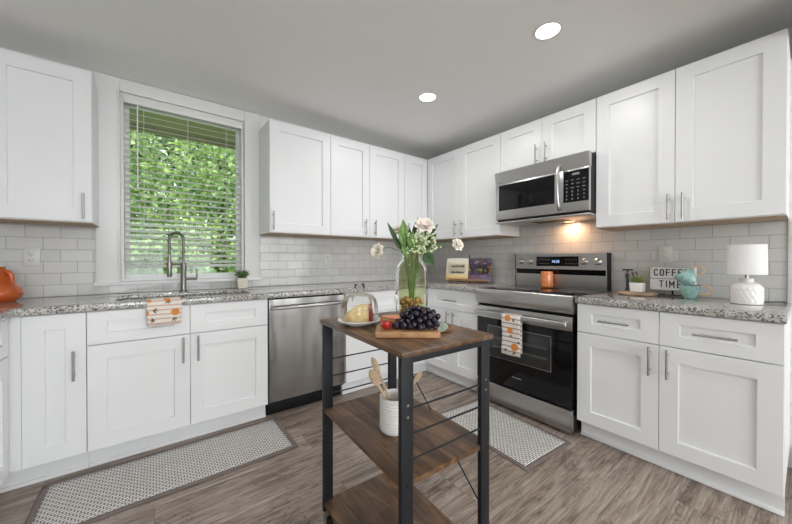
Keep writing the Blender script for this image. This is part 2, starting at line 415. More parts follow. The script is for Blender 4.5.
# window
win = bpy.data.objects.new('window_1', None); C.objects.link(win); win.location = (-2.592, 0, .995); struct(win)
def wl(g): # shift into window's space
    bmesh.ops.translate(g.bm, vec=(2.592, 0, -.995), verts=g.bm.verts); return g
g = G()
g.box(-3.125, wx0, -.02, 0, .995, CZ - .004, .003); g.box(wx1, -2.064, -.02, 0, .995, CZ - .004, .003); g.box(wx0, wx1, -.0198, 0, wz1, CZ - .004, .003)
g.box(wx0 - .012, wx0, -.026, .0, .997, wz1 + .012, .003); g.box(wx1, wx1 + .012, -.026, 0, .997, wz1 + .012, .003)
wl(g).out('casing', 'trim', win)
g = G(); g.box(-3.135, -2.054, -.045, .07, .972, .997, .004); wl(g).out('stool', 'trim', win)
g = G()
g.box(wx0, wx0 + .018, .0, .13, .997, wz1); g.box(wx1 - .018, wx1, .0, .13, .997, wz1); g.box(wx0 + .018, wx1 - .018, .001, .13, wz1 - .018, wz1); g.box(wx0 + .018, wx1 - .018, .071, .14, .985, 1.011)
wl(g).out('jamb', 'trim', win)
g = G(); sx0, sx1 = wx0 + .018, wx1 - .018
for z0, z1, y in ((1.012, wz1 - .02, .085),):
    g.box(sx0, sx0 + .03, y - .015, y + .015, z0, z1, .003); g.box(sx1 - .03, sx1, y - .015, y + .015, z0, z1, .003)
    g.box(sx0 + .03, sx1 - .03, y - .0148, y + .0148, z0, z0 + .03); g.box(sx0 + .03, sx1 - .03, y - .0148, y + .0148, z1 - .04, z1)
wl(g).out('sash', 'trim', win)
g = G(); g.box(sx0 + .02, sx1 - .02, .083, .087, 1.03, wz1 - .05)
wl(g).out('pane', 'pane', win)

# blind
bl = thing('window_blind', 'white horizontal slatted blind lowered over the window above the sink', 'blind', (-2.592, .02, 1.10))
def bp(g): bmesh.ops.translate(g.bm, vec=(2.592, -.02, -1.10), verts=g.bm.verts); return g
bx0, bx1 = wx0 + .022, wx1 - .022
M['slat'] = plain('blind_slat', (.88, .88, .86), .4, var=.01)
nt = M['slat'].node_tree; tr = N(nt, 'ShaderNodeBsdfTranslucent'); tr.inputs[0].default_value = (.88, .89, .84, 1); xs = N(nt, 'ShaderNodeMixShader'); xs.inputs[0].default_value = .5
L(nt, nt.nodes['Principled BSDF'].outputs[0], xs.inputs[1]); L(nt, tr.outputs[0], xs.inputs[2]); L(nt, xs.outputs[0], nt.nodes['Material Output'].inputs[0])
g = G(); g.box(bx0 - .002, bx1 + .002, -.022, -.008, 2.275, 2.332, .003); g.box(bx0, bx1, -.008, .045, 2.29, 2.326, .002); bp(g).out('headrail', 'white_plastic', bl)
g = G(); ns = 26; ta = math.radians(19)
for i in range(ns):
    z = 2.262 - i * (2.262 - 1.138) / (ns - 1)
    k0 = len(g.bm.verts); g.box(bx0, bx1, -.025, .025, -.0014, .0014); g.bm.verts.ensure_lookup_table()
    for v in list(g.bm.verts)[k0:]:
        y, zz = v.co.y, v.co.z
        v.co.y = .018 + y * math.cos(ta) - zz * math.sin(ta); v.co.z = z + y * math.sin(ta) + zz * math.cos(ta)
bp(g).out('slats', 'slat', bl)
g = G(); g.box(bx0, bx1, -.008, .044, 1.095, 1.118, .004); bp(g).out('bottom_rail', 'slat', bl)
for x in (bx0 + .11, (bx0 + bx1) / 2, bx1 - .11):
    g = G()
    for y in (-.008, .044): g.cyl((x, y, 1.11), (x, y, 2.28), .0011, n=6)
    bp(g).out('ladder_cord', 'slat', bl)
g = G(); g.cyl((-2.90, -.03, 1.68), (-2.90, -.024, 2.29), .0042, n=8); g.cyl((-2.90, -.03, 1.66), (-2.90, -.03, 1.70), .0055, n=8); bp(g).out('tilt_wand', 'white_plastic', bl)

# ------------------------------------------------------------------ outside the window
struct(G().box(-14, 12, .16, 20, -.5, -.42).out('lawn', 'lawn'))
M['soffit'] = plain('eave_boards', (.30, .27, .17), .8, var=.12, vs=6)
g = G(); g.box(-7, 2, .151, .95, 2.46, 2.52); g.box(-7, 2, .95, .98, 2.40, 2.56); struct(g.out('roof_eave', 'soffit'))
def tree(name, label, x, y, h, crown, leafs, mats, rad, big=1.25):
    t = thing(name, label, 'tree', (x, y, -.42))
    g = G(); pts = [Vector((.06 * math.sin(i * 1.3), .05 * math.cos(i), h * .8 * i / 6)) for i in range(7)]
    g.tube(pts, [rad * (1 - .1 * i) for i in range(7)], 10)
    for k in range(9):
        a = k * 2.4; b0 = pts[2 + k % 4]
        e = b0 + Vector((math.cos(a) * crown[0] * .7, math.sin(a) * crown[1] * .7, h * .15 + .1 * k)); g.tube([b0, (b0 + e) / 2 + Vector((0, 0, .1)), e], [rad * .4, rad * .25, rad * .1], 6)
    g.out('trunk', 'bark', t)
    for mi, m in enumerate(mats):
        vs, fs = [], []
        for i in range(leafs // len(mats)):
            while True:
                p = Vector((random.uniform(-1, 1), random.uniform(-1, 1), random.uniform(-1, 1)))
                if p.length < 1 and noise.noise(p * 2.6 + Vector((x * 3, y, mi * .35))) > -.12: break
            c = Vector((p.x * crown[0], p.y * crown[1], h * .55 + p.z * h * .47))
            q = Quaternion((random.gauss(0, 1), random.gauss(0, 1), random.gauss(0, 1), random.gauss(0, 1))).normalized()
            l = random.uniform(.05, .10) * big; w = l * .36; b = len(vs)
            for lp in ((0, 0, 0), (l * .5, w, .1 * l), (l, 0, 0), (l * .5, -w, .1 * l)): vs.append(c + q @ Vector(lp))
            fs += [(b, b + 1, b + 2), (b, b + 2, b + 3)]
        me = bpy.data.meshes.new('foliage'); me.from_pydata(vs, [], fs); me.materials.append(M[m]); o = bpy.data.objects.new('foliage', me); C.objects.link(o); o.parent = t
def leaf_out(name, col):
    m, nt, b = mat(name); out = nt.nodes['Material Output']
    n = noise_tex(nt, coords(nt), 5); c = ramp(nt, n.outputs[0], [(.3, tuple(v * .6 for v in col)), (.7, tuple(v * 1.3 for v in col))])
    L(nt, c, b.inputs['Base Color']); b.inputs['Roughness'].default_value = .45
    tr = N(nt, 'ShaderNodeBsdfTranslucent'); L(nt, c, tr.inputs[0]); x = N(nt, 'ShaderNodeMixShader'); x.inputs[0].default_value = .45
    L(nt, b.outputs[0], x.inputs[1]); L(nt, tr.outputs[0], x.inputs[2]); L(nt, x.outputs[0], out.inputs[0]); M[name] = m
leaf_out('foliage_bright', (.40, .53, .16)); leaf_out('foliage_mid', (.20, .32, .11)); leaf_out('foliage_dark', (.06, .13, .05)); leaf_out('foliage_pale', (.45, .58, .28))
tree('leafy_tree', 'bright green leafy tree outside, behind the right half of the window blind', -1.75, 3.9, 4.4, (1.05, .9), 9000, ['foliage_bright', 'foliage_pale', 'foliage_mid'], .09)
tree('leafy_tree', 'green leafy tree outside, behind the left half of the window blind', -3.75, 4.9, 4.8, (1.25, .9), 9000, ['foliage_mid', 'foliage_bright', 'foliage_pale'], .11)
tree('leafy_tree', 'tall dense dark tree outside, farthest behind the window blind', -2.4, 8.5, 7.4, (4.6, 1.6), 14000, ['foliage_dark', 'foliage_mid'], .18, 2.3)
tree('leafy_bush', 'low round pale green bush outside, behind the faucet and blind bottom', -2.85, 2.3, 1.8, (.85, .5), 5000, ['foliage_pale', 'foliage_bright', 'foliage_mid'], .03)

# ------------------------------------------------------------------ cabinets
DT = .02   # door thickness
def shaker(x0, x1, z0, z1, yf, fr=.078, rec=.012, gap=.0015, frz=None):
    """one shaker front whose face is at y=-yf; recessed flat panel"""
    x0 += gap; x1 -= gap; z0 += gap; z1 -= gap
    g = G(); bm = g.bm; y = -yf; e = .0015; s = .0025
    dz = 0 if frz is None else fr - frz
    def ring(i, yy):
        k = i - dz if i >= fr else i
        return [bm.verts.new((a, yy, b)) for a, b in ((x0 + i, z0 + k), (x1 - i, z0 + k), (x1 - i, z1 - k), (x0 + i, z1 - k))]
    rs = [ring(0, y + DT), ring(0, y + e), ring(e, y), ring(fr, y), ring(fr + s, y + rec)]
    for A, B in zip(rs, rs[1:]):
        for k in range(4): bm.faces.new((A[k], A[(k + 1) % 4], B[(k + 1) % 4], B[k]))
    bm.faces.new(rs[-1]); bm.faces.new(rs[0][::-1])
    return g
def pull(parent, x, z, y, vert=True, ln=.156, r=.0058):
    g = G(); d = .032
    if vert:
        g.cyl((x, -y - d, z - ln / 2), (x, -y - d, z + ln / 2), r, n=12)
        for s in (-1, 1): g.cyl((x, -y, z + s * ln * .31), (x, -y - d, z + s * ln * .31), r * .8, n=10)
    else:
        g.cyl((x - ln / 2, -y - d, z), (x + ln / 2, -y - d, z), r, n=12)
        for s in (-1, 1): g.cyl((x + s * ln * .31, -y, z), (x + s * ln * .31, -y - d, z), r * .8, n=10)
    return g.out('handle', 'nickel', parent)
def front(parent, name, x0, x1, z0, z1, yf, handle=None, fr=.078, frz=None):
    o = shaker(x0, x1, z0, z1, yf, fr, frz=frz).out(name, 'cabinet', parent, sharp=20)
    if handle: pull(o, *handle)
    return o
BY = .632; UY = .325; UB0 = 1.372; UT = 2.295
def base_cab(label, loc, rz, w, fronts, kick=True, xa=0.0, kick0=0.0, kick1=None, depth=.61, shoe=True):
    """fronts: (kind, x0, x1, handle x or None)"""
    t = thing('base_cabinet', label, 'cabinet', loc, rz)
    g = G(); yb = -(BY - DT) + .0005
    if 'sink' in label:
        g.box(0, w, yb, -.012, .1145, .66); g.box(0, w, yb, -.588, .66, .8745); g.box(0, .018, -.588, -.012, .66, .8745); g.box(w - .018, w, -.588, -.012, .66, .8745)
    else: g.box(xa, w, yb, -.012, .1145, .8745)
    g.out('body', 'cabinet', t)
    g = G(); k1 = w if kick1 is None else kick1; g.box(kick0, k1, -.562, -.54, .001, .1145)
    if shoe: g.box(kick0, k1, -.574, -.562, .001, .022, .004)
    g.out('toe_kick', 'cabinet', t)
    for kind, x0, x1, hx in fronts:
        if kind == 'door': front(t, 'door', x0, x1, .115, .688, BY, (hx, .598, BY) if hx is not None else None)
        elif kind == 'tall': front(t, 'door', x0, x1, .115, .872, BY, (hx, .598, BY) if hx is not None else None)
        elif kind == 'drawer': front(t, 'drawer', x0, x1, .690, .872, BY, ((x0 + x1) / 2, .778, BY, False) if hx is not None else None, fr=.082, frz=.058)
        elif kind == 'panel': front(t, 'false_front', x0, x1, .690, .872, BY, None, fr=.082, frz=.058)
        elif kind == 'filler': G().box(x0, x1, -BY + .004, -BY + DT, .115, .872).out('filler_strip', 'cabinet', t)
    return t
# window wall, origin at x of left end
base_cab('white base cabinet with one tall door and a vertical handle, in the left corner', (-3.364, 0, 0), 0, .266,
         [('filler', -.05, .033, None), ('tall', .033, .266, .22)], kick0=-.078)
base_cab('white sink cabinet with two doors and two false drawer fronts under the window', (-3.097, 0, 0), 0, .934,
         [('panel', .0, .466, None), ('panel', .466, .934, None), ('door', .0, .466, .43), ('door', .466, .934, .508)])
base_cab('white corner base cabinet beside the dishwasher, behind the wooden cart', (-1.538, 0, 0), 0, .906,
         [('panel', .0, .60, None), ('door', 0, .60, None), ('filler', .60, .906, None)], kick1=.976)
# left run, faces +x
base_cab('white base cabinet of the left run, seen almost edge on with its drawer', (XL, -1.25, 0), PI / 2, .617,
         [('drawer', 0, .612, 1), ('door', 0, .612, .05)], kick1=.69)
# range wall, faces -x
base_cab('white base cabinet with a drawer over two doors, left of the oven', (0, -.632, 0), -PI / 2, .649,
         [('filler', 0, .047, None), ('drawer', .047, .649, 1), ('door', .047, .348, .31), ('door', .348, .649, .386)], kick0=-.07)
base_cab('white base cabinet with two drawers over two doors, right of the oven', (0, -2.07, 0), -PI / 2, .85,
         [('drawer', .0, .418, 1), ('drawer', .418, .85, 1), ('door', 0, .418, .38), ('door', .418, .85, .457)])

def upper_cab(label, loc, rz, w, z0, doors, hz=None, d0=0.0, b0=0.0):
    t = thing('wall_cabinet', label, 'cabinet', (loc[0], loc[1], z0), rz)
    h = UT - z0
    G().box(b0, w, -(UY - DT) + .0005, -.01, .004, h).out('body', 'cabinet', t)
    G().box(b0, w, -(UY - DT), -.01, -.0005, .0035).out('underside', 'raw_wood', t)
    sub(t.children[-1], 'unpainted wood underside')
    for x0, x1, hx in doors:
        if x1 - x0 < .2: G().box(x0 + .001, x1 - .001, -UY + .003, -UY + DT, .006, h, .001).out('filler_strip', 'cabinet', t); continue
        o = shaker(x0, x1, .006, h, UY).out('door', 'cabinet', t, sharp=20)
        if hx is not None: pull(o, hx, .098 if hz is None else hz, UY)
    return t
upper_cab('white wall cabinet left of the window', (-3.68, 0, 0), 0, .573, 1.375, [(.156, .573, .537), (0, .156, None)])
upper_cab('white single door wall cabinet just right of the window', (-2.063, 0, 0), 0, .538, UB0, [(0, .538, .025)])
upper_cab('white two door wall cabinet above the back counter, middle of its row', (-1.525, 0, 0), 0, .862, UB0, [(0, .422, .366), (.422, .862, .478)])
upper_cab('white corner wall cabinet above the flower vase, with one narrow door', (-.662, 0, 0), 0, .654, UB0, [(0, .335, .04)])
upper_cab('white two door wall cabinet on the range wall, left of the microwave', (0, -.326, 0), -PI / 2, .957, UB0, [(0, .475, .43), (.475, .957, .52)])
upper_cab('short white two door wall cabinet directly above the microwave', (0, -1.284, 0), -PI / 2, .777, 1.908, [(0, .385, .345), (.385, .777, .424)], hz=.10)
upper_cab('large white two door wall cabinet right of the microwave', (0, -2.062, 0), -PI / 2, .85, UB0, [(0, .427, .40), (.427, .85, .466)])

# ------------------------------------------------------------------ counters
def slab(name, xs, ys, inside, z0, z1, label):
    g = G(); bm = g.bm; cells = {(i, j) for i in range(len(xs) - 1) for j in range(len(ys) - 1) if inside((xs[i] + xs[i + 1]) / 2, (ys[j] + ys[j + 1]) / 2)}
    vt = {}
    def V(i, j, k):
        if (i, j, k) not in vt: vt[(i, j, k)] = bm.verts.new((xs[i], ys[j], (z0, z1)[k]))
        return vt[(i, j, k)]
    for i, j in cells:
        bm.faces.new((V(i, j, 1), V(i + 1, j, 1), V(i + 1, j + 1, 1), V(i, j + 1, 1))); bm.faces.new((V(i, j, 0), V(i, j + 1, 0), V(i + 1, j + 1, 0), V(i + 1, j, 0)))
        for di, dj, a, b in ((-1, 0, (i, j + 1), (i, j)), (1, 0, (i + 1, j), (i + 1, j + 1)), (0, -1, (i, j), (i + 1, j)), (0, 1, (i + 1, j + 1), (i, j + 1))):
            if (i + di, j + dj) not in cells: bm.faces.new((V(*a, 0), V(*b, 0), V(*b, 1), V(*a, 1)))
    bm.normal_update()
    es = [e for e in bm.edges if len(e.link_faces) == 2 and e.calc_face_angle() > 1.0 and abs(e.verts[0].co.z - e.verts[1].co.z) < 1e-5]
    bmesh.ops.bevel(bm, geom=es, offset=.005, segments=2, profile=.5, affect='EDGES')
    o = g.out(name, 'granite'); return tag(o, label, 'countertop')
Z0, ZC = .8755, .914
slab('countertop', [XL, -3.346, -2.99, -2.25, -.65, 0], [-2.9, -1.283, -.65, -.55, -.2, -.0085],
     lambda x, y: (y > -.65 and not (-2.99 < x < -2.25 and -.55 < y < -.2)) or (x > -.65 and y > -1.283) or (x < -3.346), Z0, ZC,
     'grey speckled granite countertop running under the window and into the corner')
slab('countertop', [-.65, -.0085], [-2.925, -2.064], lambda x, y: True, Z0, ZC, 'grey speckled granite countertop right of the oven, under the white lamp')

# sink
sk = thing('kitchen_sink', 'stainless undermount sink set in the granite under the window', 'sink', (-2.62, -.375, .70))
g = G(); x0, x1, y0, y1 = -.385, .385, -.19, .19; zt = .175
for a in ((x0, x0 + .006, y0, y1), (x1 - .006, x1, y0, y1), (x0, x1, y0, y0 + .006), (x0, x1, y1 - .006, y1)): g.box(*a, 0, zt)
g.box(x0, x1, y0, y1, -.006, 0); g.out('basin', 'sinksteel', sk)
G().lathe([(0, .004), (.03, .004), (.042, .002), (.042, 0)], (0, .05, 0), 24).out('drain', 'nickel', sk)

# faucet
fx, fy = -2.634, -.135
fa = thing('spring_faucet', 'tall brushed nickel spring faucet with pull down head behind the sink', 'faucet', (fx, fy, ZC))
g = G(); g.lathe([(0, 0), (.028, 0), (.028, .006), (.020, .012), (.0185, .02), (.0185, .20), (.0155, .205), (.0155, .215), (0, .215)], n=24); g.out('body', 'faucet', fa)
top = .405; arc = [Vector((0, 0, .21)), Vector((0, 0, .30))]
dirx, diry = -.83, -.35; rad = .052
for i in range(13):
    a = PI * i / 12; q = rad * (1 - math.cos(a)); arc.append(Vector((dirx * q, diry * q, top - .02 + .045 * math.sin(a) * 1.2)))
hx, hy = dirx * 2 * rad, diry * 2 * rad
arc += [Vector((hx, hy, .34)), Vector((hx, hy, .26))]
g = G(); g.tube(arc, .0075, 12); g.out('hose', 'faucet', fa)
g = G(); fine = []
for a, b in zip(arc, arc[1:]):
    for k in range(8): fine.append(a.lerp(b, k / 8))
hel = []; turns = 0; up = Vector((diry, -dirx, 0)).normalized()
tot = 0
for i in range(len(fine) - 1):
    t = (fine[i + 1] - fine[i]); tot += t.length; t.normalize(); bb = t.cross(up).normalized(); an = tot / .0075 * 2 * PI
    # sample the helix densely
    for k in range(6):
        p = fine[i].lerp(fine[i + 1], k / 6); an2 = (tot + (fine[i + 1] - fine[i]).length * (k / 6 - 1)) / .0075 * 2 * PI
        hel.append(p + (up * math.cos(an2) + bb * math.sin(an2)) * .0105)
g.tube(hel, .0019, 5); g.out('spring', 'faucet', fa)
g = G(); g.lathe([(0, 0), (.0135, 0), (.0155, .01), (.0145, .10), (.011, .12), (.011, .15), (0, .15)], (hx, hy, .115), 20); g.out('spray_head', 'faucet', fa)
g = G(); g.cyl((0, 0, .205), (hx, hy, .205), .006, n=10); g.lathe([(.019, -.012), (.019, .012), (.0145, .012), (.0145, -.012), (.019, -.012)], (hx, hy, .205), 18); g.out('docking_arm', 'faucet', fa)
g = G(); g.cyl((.012, 0, .095), (.085, -.012, .095), .0095, n=14); g.tube([(.082, -.012, .095), (.084, -.013, .12), (.084, -.014, .17)], [.006, .0055, .005], 10); g.out('lever', 'faucet', fa)

# ------------------------------------------------------------------ dishwasher
dw = thing('dishwasher', 'stainless steel dishwasher between the sink cabinet and the corner', 'dishwasher', (-2.160, 0, 0))
w = .619
G().box(.004, w - .004, -.60, -.02, .10, .872).out('body', 'black', dw)
G().box(.006, w - .006, -.56, -.10, .002, .112, .004).out('kick_plate', 'black', dw)
def curve_front(x0, x1, z0, z1, y, thick, bulge=.006):
    g = G()
    def f(u, v): return Vector((x0 + (x1 - x0) * u, -y - bulge * math.sin(PI * v) , z0 + (z1 - z0) * v))
    bm = g.bm; n = 10
    A = [[bm.verts.new(f(u, j / n)) for j in range(n + 1)] for u in (0, 1)]; B = [[bm.verts.new((x, -y + thick, z0 + (z1 - z0) * j / n)) for j in range(n + 1)] for x in (x0, x1)]
    for j in range(n):
        bm.faces.new((A[0][j], A[1][j], A[1][j + 1], A[0][j + 1])); bm.faces.new((B[0][j], B[0][j + 1], B[1][j + 1], B[1][j]))
        for k in (0, 1): bm.faces.new((A[k][j], A[k][j + 1], B[k][j + 1], B[k][j]))
    for j in (0, n): bm.faces.new((A[0][j], B[0][j], B[1][j], A[1][j]))
    return g
dd = curve_front(.007, w - .007, .118, .862, .625, .03).out('door', 'steel_v', dw)
g = G(); hpts = [(.03, -.626, .80), (.034, -.655, .803)] + [(.05 + (w - .10) * i / 8, -.668 - .008 * math.sin(PI * i / 8), .804) for i in range(9)] + [(w - .034, -.655, .803), (w - .03, -.626, .80)]
g.tube(hpts, .0125, 12); g.out('handle', 'steel', dd)

# ------------------------------------------------------------------ microwave
mw = thing('microwave', 'stainless over the range microwave with black window and keypad', 'microwave', (0, -1.306, 1.478), -PI / 2)
w = .753; H = .425
G().box(.002, w - .002, -.395, -.012, .002, H, .004).out('body', 'black_metal', mw)
g = G(); g.hull([(x, y, z) for x in (0, w) for y, z in ((-.425, .325), (-.440, H), (-.39, H), (-.39, .325))]); g.out('vent_panel', 'steel', mw)
g = G(); g.box(0, .545, -.425, -.395, .018, .325, .004); md = g.out('door', 'steel', mw)
G().box(.035, .515, -.4275, -.424, .095, .312, .001).out('window', 'black_glass', md)
g = G(); hx = .556; g.tube([(hx, -.425, .045), (hx, -.452, .055)] + [(hx, -.458 - .016 * math.sin(PI * i / 8), .07 + .27 * i / 8) for i in range(9)] + [(hx, -.452, .355), (hx, -.425, .362)], .0135, 12); g.out('handle', 'steel', mw)
G().box(.545, w, -.425, -.395, .018, .325, .004).out('control_side', 'steel', mw)
kp = G().box(.580, .750, -.4275, -.424, .088, .312, .001).out('keypad', 'black_glass', mw)
g = G()
random.seed(3)
for r in range(7):
    for c in range(4 if r else 1):
        x = .603 + c * .039; z = .272 - r * .027; ww = random.uniform(.007, .012)
        if r in (1, 2, 3): g.box(x - ww, x + ww, -.4283, -.4273, z - .0025, z + .0025)
        elif r: g.box(x - .004, x + .004, -.4283, -.4273, z - .005, z + .005)
g.out('lettering', 'mark_white', kp)
g = G(); g.box(.640, .690, -.4283, -.4273, .278, .294); g.out('clock_display', 'mark_white', kp)
G().box(0, w, -.42, -.02, -.012, .002, .003).out('bottom_panel', 'steel', mw)
G().box(.25, .52, -.30, -.14, -.0135, -.0115).out('filter', 'black', mw)
M['warm_lamp'] = emis('warm_cooktop_lamp', (1, .55, .25), 4)
G().box(.44, .50, -.10, -.06, -.0145, -.0115).out('cooktop_lamp', 'warm_lamp', mw)
l = bpy.data.lights.new('cooktop_lamp_glow', 'AREA'); l.shape = 'RECTANGLE'; l.size = .06; l.size_y = .04; l.energy = 1.6; l.color = (1, .55, .30)
o = bpy.data.objects.new('cooktop_lamp_glow', l); C.objects.link(o); o.parent = mw; o.location = (.47, -.08, -.017)
g = G(); g.box(.02, .075, -.4275, -.4255, .335, .343); g.out('badge', 'mark_white', mw)

# ------------------------------------------------------------------ range
rg = thing('electric_range', 'stainless freestanding electric range with black glass oven door', 'oven', (0, -1.2865, 0), -PI / 2)
w = .768
G().box(.004, w - .004, -.62, -.03, .03, .902, .003).out('body', 'black', rg)
for x in (.05, w - .05):
    for y in (-.57, -.10): G().cyl((x, y, .0), (x, y, .032), .018, n=12).out('foot', 'black', rg)
G().box(.002, w - .002, -.655, -.075, .902, .916, .004).out('cooktop', 'black_glass', rg)
ck = rg.children[-1]
for cx, cy, r in ((.20, -.22, .075), (.56, -.22, .075), (.20, -.47, .10), (.56, -.47, .10)):
    G().lathe([(r, .9162), (r, .9166), (r - .003, .9166), (r - .003, .9162), (r, .9162)], (cx, cy, 0), 48).out('burner_ring', 'mark_white', ck)
g = G(); g.hull([(x, y, z) for x in (0, w) for y, z in ((-.672, .835), (-.664, .906), (-.655, .916), (-.60, .916), (-.60, .798), (-.655, .798))]); g.out('front_panel', 'steel', rg)
dr = G().box(.004, w - .004, -.655, -.62, .178, .782, .005).out('oven_door', 'black_glass', rg)
G().box(.004, w - .004, -.658, -.654, .685, .778, .002).out('door_band', 'steel', dr)
G().box(.115, .625, -.6575, -.654, .385, .625, .002).out('window', 'grey_glass', dr)
g = G()
for a in ((.112, .115, .382, .628), (.625, .628, .382, .628), (.112, .628, .625, .628), (.112, .628, .382, .385)): g.box(a[0], a[1], -.6582, -.654, a[2], a[3])
g.out('window_trim', 'steel', dr)
for z in (.46, .47, .53, .54): G().box(.16, .60, -.6580, -.6570, z, z + .002).out('rack_bar', 'mark_white', dr)
g = G(); g.box(.33, .405, -.6562, -.654, .262, .270); g.out('badge', 'mark_white', dr)
g = G(); g.box(.018, w - .018, -.715, -.695, .712, .748, .008, 3)
for x in (.03, w - .055): g.box(x, x + .025, -.70, -.655, .715, .745, .003)
g.out('handle', 'steel', dr)
dw2 = G().box(.004, w - .004, -.665, -.62, .022, .168, .006).out('storage_drawer', 'steel', rg)
bgd = G().hull([(x, y, z) for x in (.0, w) for y, z in ((-.075, .916), (-.085, 1.205), (-.012, 1.205), (-.012, .916))]).out('backguard', 'steel', rg)
for a in ((-.002, .004), (w - .004, w + .002)): G().hull([(x, y, z) for x in a for y, z in ((-.077, .916), (-.088, 1.207), (-.012, 1.207), (-.012, .916))]).out('end_cap', 'black', bgd)
def on_panel(z): return -.075 - .010 * (z - .916) / .289
G().hull([(x, y, z) for x in (.012, w - .012) for y, z in ((on_panel(1.028) - .001, 1.028), (on_panel(1.072) - .006, 1.072), (on_panel(1.072) + .02, 1.072), (on_panel(1.028) + .02, 1.028))]).out('vent_slot', 'black_glass', bgd)
dp = G().hull([(x, y, z) for x in (.208, .562) for y, z in ((on_panel(1.098) - .002, 1.098), (on_panel(1.18) - .002, 1.18), (on_panel(1.18) + .01, 1.18), (on_panel(1.098) + .01, 1.098))]).out('display', 'black_glass', bgd)
def digits(text, size, x, y, z, rot, m, name, parent, sx=1.0, off=0.0, align='LEFT', ext=.0006):
    c = bpy.data.curves.new(name, 'FONT'); c.body = text; c.size = size; c.extrude = ext; c.offset = off; c.align_x = align
    t = bpy.data.objects.new(name, c); C.objects.link(t); dg = bpy.context.evaluated_depsgraph_get()
    me = bpy.data.meshes.new_from_object(t.evaluated_get(dg)); bpy.data.objects.remove(t); me.materials.append(M[m])
    o = bpy.data.objects.new(name, me); C.objects.link(o); o.parent = parent; o.location = (x, y, z); o.rotation_euler = rot; o.scale = (sx, 1, 1)
    return o
digits('10:25', .030, .345, on_panel(1.13) - .0035, 1.128, (PI / 2, 0, 0), 'blue_digits', 'clock_digits', dp)
g = G()
for i in range(5):
    for x in (.235 + i * .02, .46 + i * .02): g.box(x, x + .009, on_panel(1.14) - .003, on_panel(1.14) - .0018, 1.118, 1.123); g.box(x, x + .009, on_panel(1.14) - .0033, on_panel(1.14) - .0018, 1.150, 1.155)
g.out('lettering', 'mark_white', dp)
for x in (.056, .150, .606, .703):
    kb = G().lathe([(0, 0), (.027, 0), (.027, .006), (.022, .010), (.020, .028), (.017, .031), (0, .031)], (x, on_panel(1.138) - .0005, 1.138), 24, rot=Matrix.Rotation(PI / 2, 3, 'X')).out('control_knob', 'steel', bgd)
    G().box(x - .003, x + .003, on_panel(1.138) - .036, on_panel(1.138) - .03, 1.121, 1.156, .001).out('grip', 'steel', kb)

# ------------------------------------------------------------------ ceiling downlights
def downlight(x, y, label):
    t = thing('ceiling_light', label, 'ceiling light', (x, y, CZ), 0)
    G().lathe([(.060, -.001), (.064, -.004), (.078, -.003), (.081, 0), (.060, 0)], n=48).out('trim_ring', 'white_plastic', t)
    G().lathe([(0, -.0025), (.061, -.0025), (.061, 0), (0, 0)], n=48).out('lens', 'led', t)
    l = bpy.data.lights.new('ceiling_light_glow', 'AREA'); l.shape = 'DISK'; l.size = .12; l.energy = LAMP_W; l.color = (1, .985, .97)
    o = bpy.data.objects.new('ceiling_light_glow', l); C.objects.link(o); o.parent = t; o.location = (0, 0, -.008)
downlight(-1.04, -2.08, 'round recessed ceiling light nearest the right wall cabinets, the larger one')
downlight(-1.08, -1.137, 'round recessed ceiling light toward the far corner, the smaller one')
downlight(-2.65, -2.15, 'added unseen ceiling light above the camera by the room opening')  # out-of-view downlight added for extra kitchen light
for i, (x, y) in enumerate(((-2.6, -4.6), (-.6, -4.6))): downlight(x, y, ('added unseen ceiling light in the adjoining room, left', 'added unseen ceiling light in the adjoining room, right')[i])  # two more unseen downlights, added to raise the overall light

# ------------------------------------------------------------------ outlets
def outlet(loc, rz, label):
    t = thing('wall_outlet', label, 'outlet', loc, rz)
    G().box(-.037, .037, -.007, 0, -.058, .058, .003).out('plate', 'outlet', t)
    for z in (-.02, .02):
        s = G().box(-.017, .017, -.0095, -.006, z - .0145, z + .0145, .003).out('socket', 'outlet', t)
        g = G(); g.box(-.008, -.006, -.0102, -.009, z - .004, z + .006); g.box(.006, .008, -.0102, -.009, z - .004, z + .006); g.cyl((0, -.0102, z - .009), (0, -.009, z - .009), .0022, n=8); g.out('slots', 'socket', s)
    G().cyl((0, -.0085, 0), (0, -.006, 0), .003, n=10).out('screw', 'nickel', t)
outlet((-3.420, -.0085, 1.172), 0, 'white wall outlet on the tiles left of the window')
outlet((-1.411, -.0085, 1.16), 0, 'white wall outlet on the tiles above the dishwasher')
outlet((-.0085, -2.377, 1.192), -PI / 2, 'white wall outlet on the tiles above the lettered sign')

# ------------------------------------------------------------------ rugs
def rug(loc, rz, lx, ly, label):
    t = thing('kitchen_mat', label, 'rug', loc, rz, None)
    b = .026
    def hz(x, y): return .004 + .006 * max(0, (x / (lx / 2)) ** 9) + .0012 * math.sin(x * 9) * math.sin(y * 7)
    def strip(x0, x1, y0, y1, nx, ny, dz):
        g = G(); g.grid(lambda u, v: Vector((x0 + (x1 - x0) * u, y0 + (y1 - y0) * v, hz(x0 + (x1 - x0) * u, y0 + (y1 - y0) * v) + dz)), nx, ny); return g
    strip(-lx / 2 + b, lx / 2 - b, -ly / 2 + b, ly / 2 - b, 40, 14, .0012).out('woven_field', 'rug', t, solid=.005)
    g = strip(-lx / 2, lx / 2, -ly / 2, -ly / 2 + b, 40, 2, 0); h = [strip(-lx / 2, lx / 2, ly / 2 - b, ly / 2, 40, 2, 0), strip(-lx / 2, -lx / 2 + b, -ly / 2 + b, ly / 2 - b, 3, 12, 0), strip(lx / 2 - b, lx / 2, -ly / 2 + b, ly / 2 - b, 3, 12, 0)]
    for q in h:
        me = bpy.data.meshes.new('tmp'); q.bm.to_mesh(me); g.bm.from_mesh(me); bpy.data.meshes.remove(me)
    g.out('border', 'rug_border', t, solid=.006)
    return t
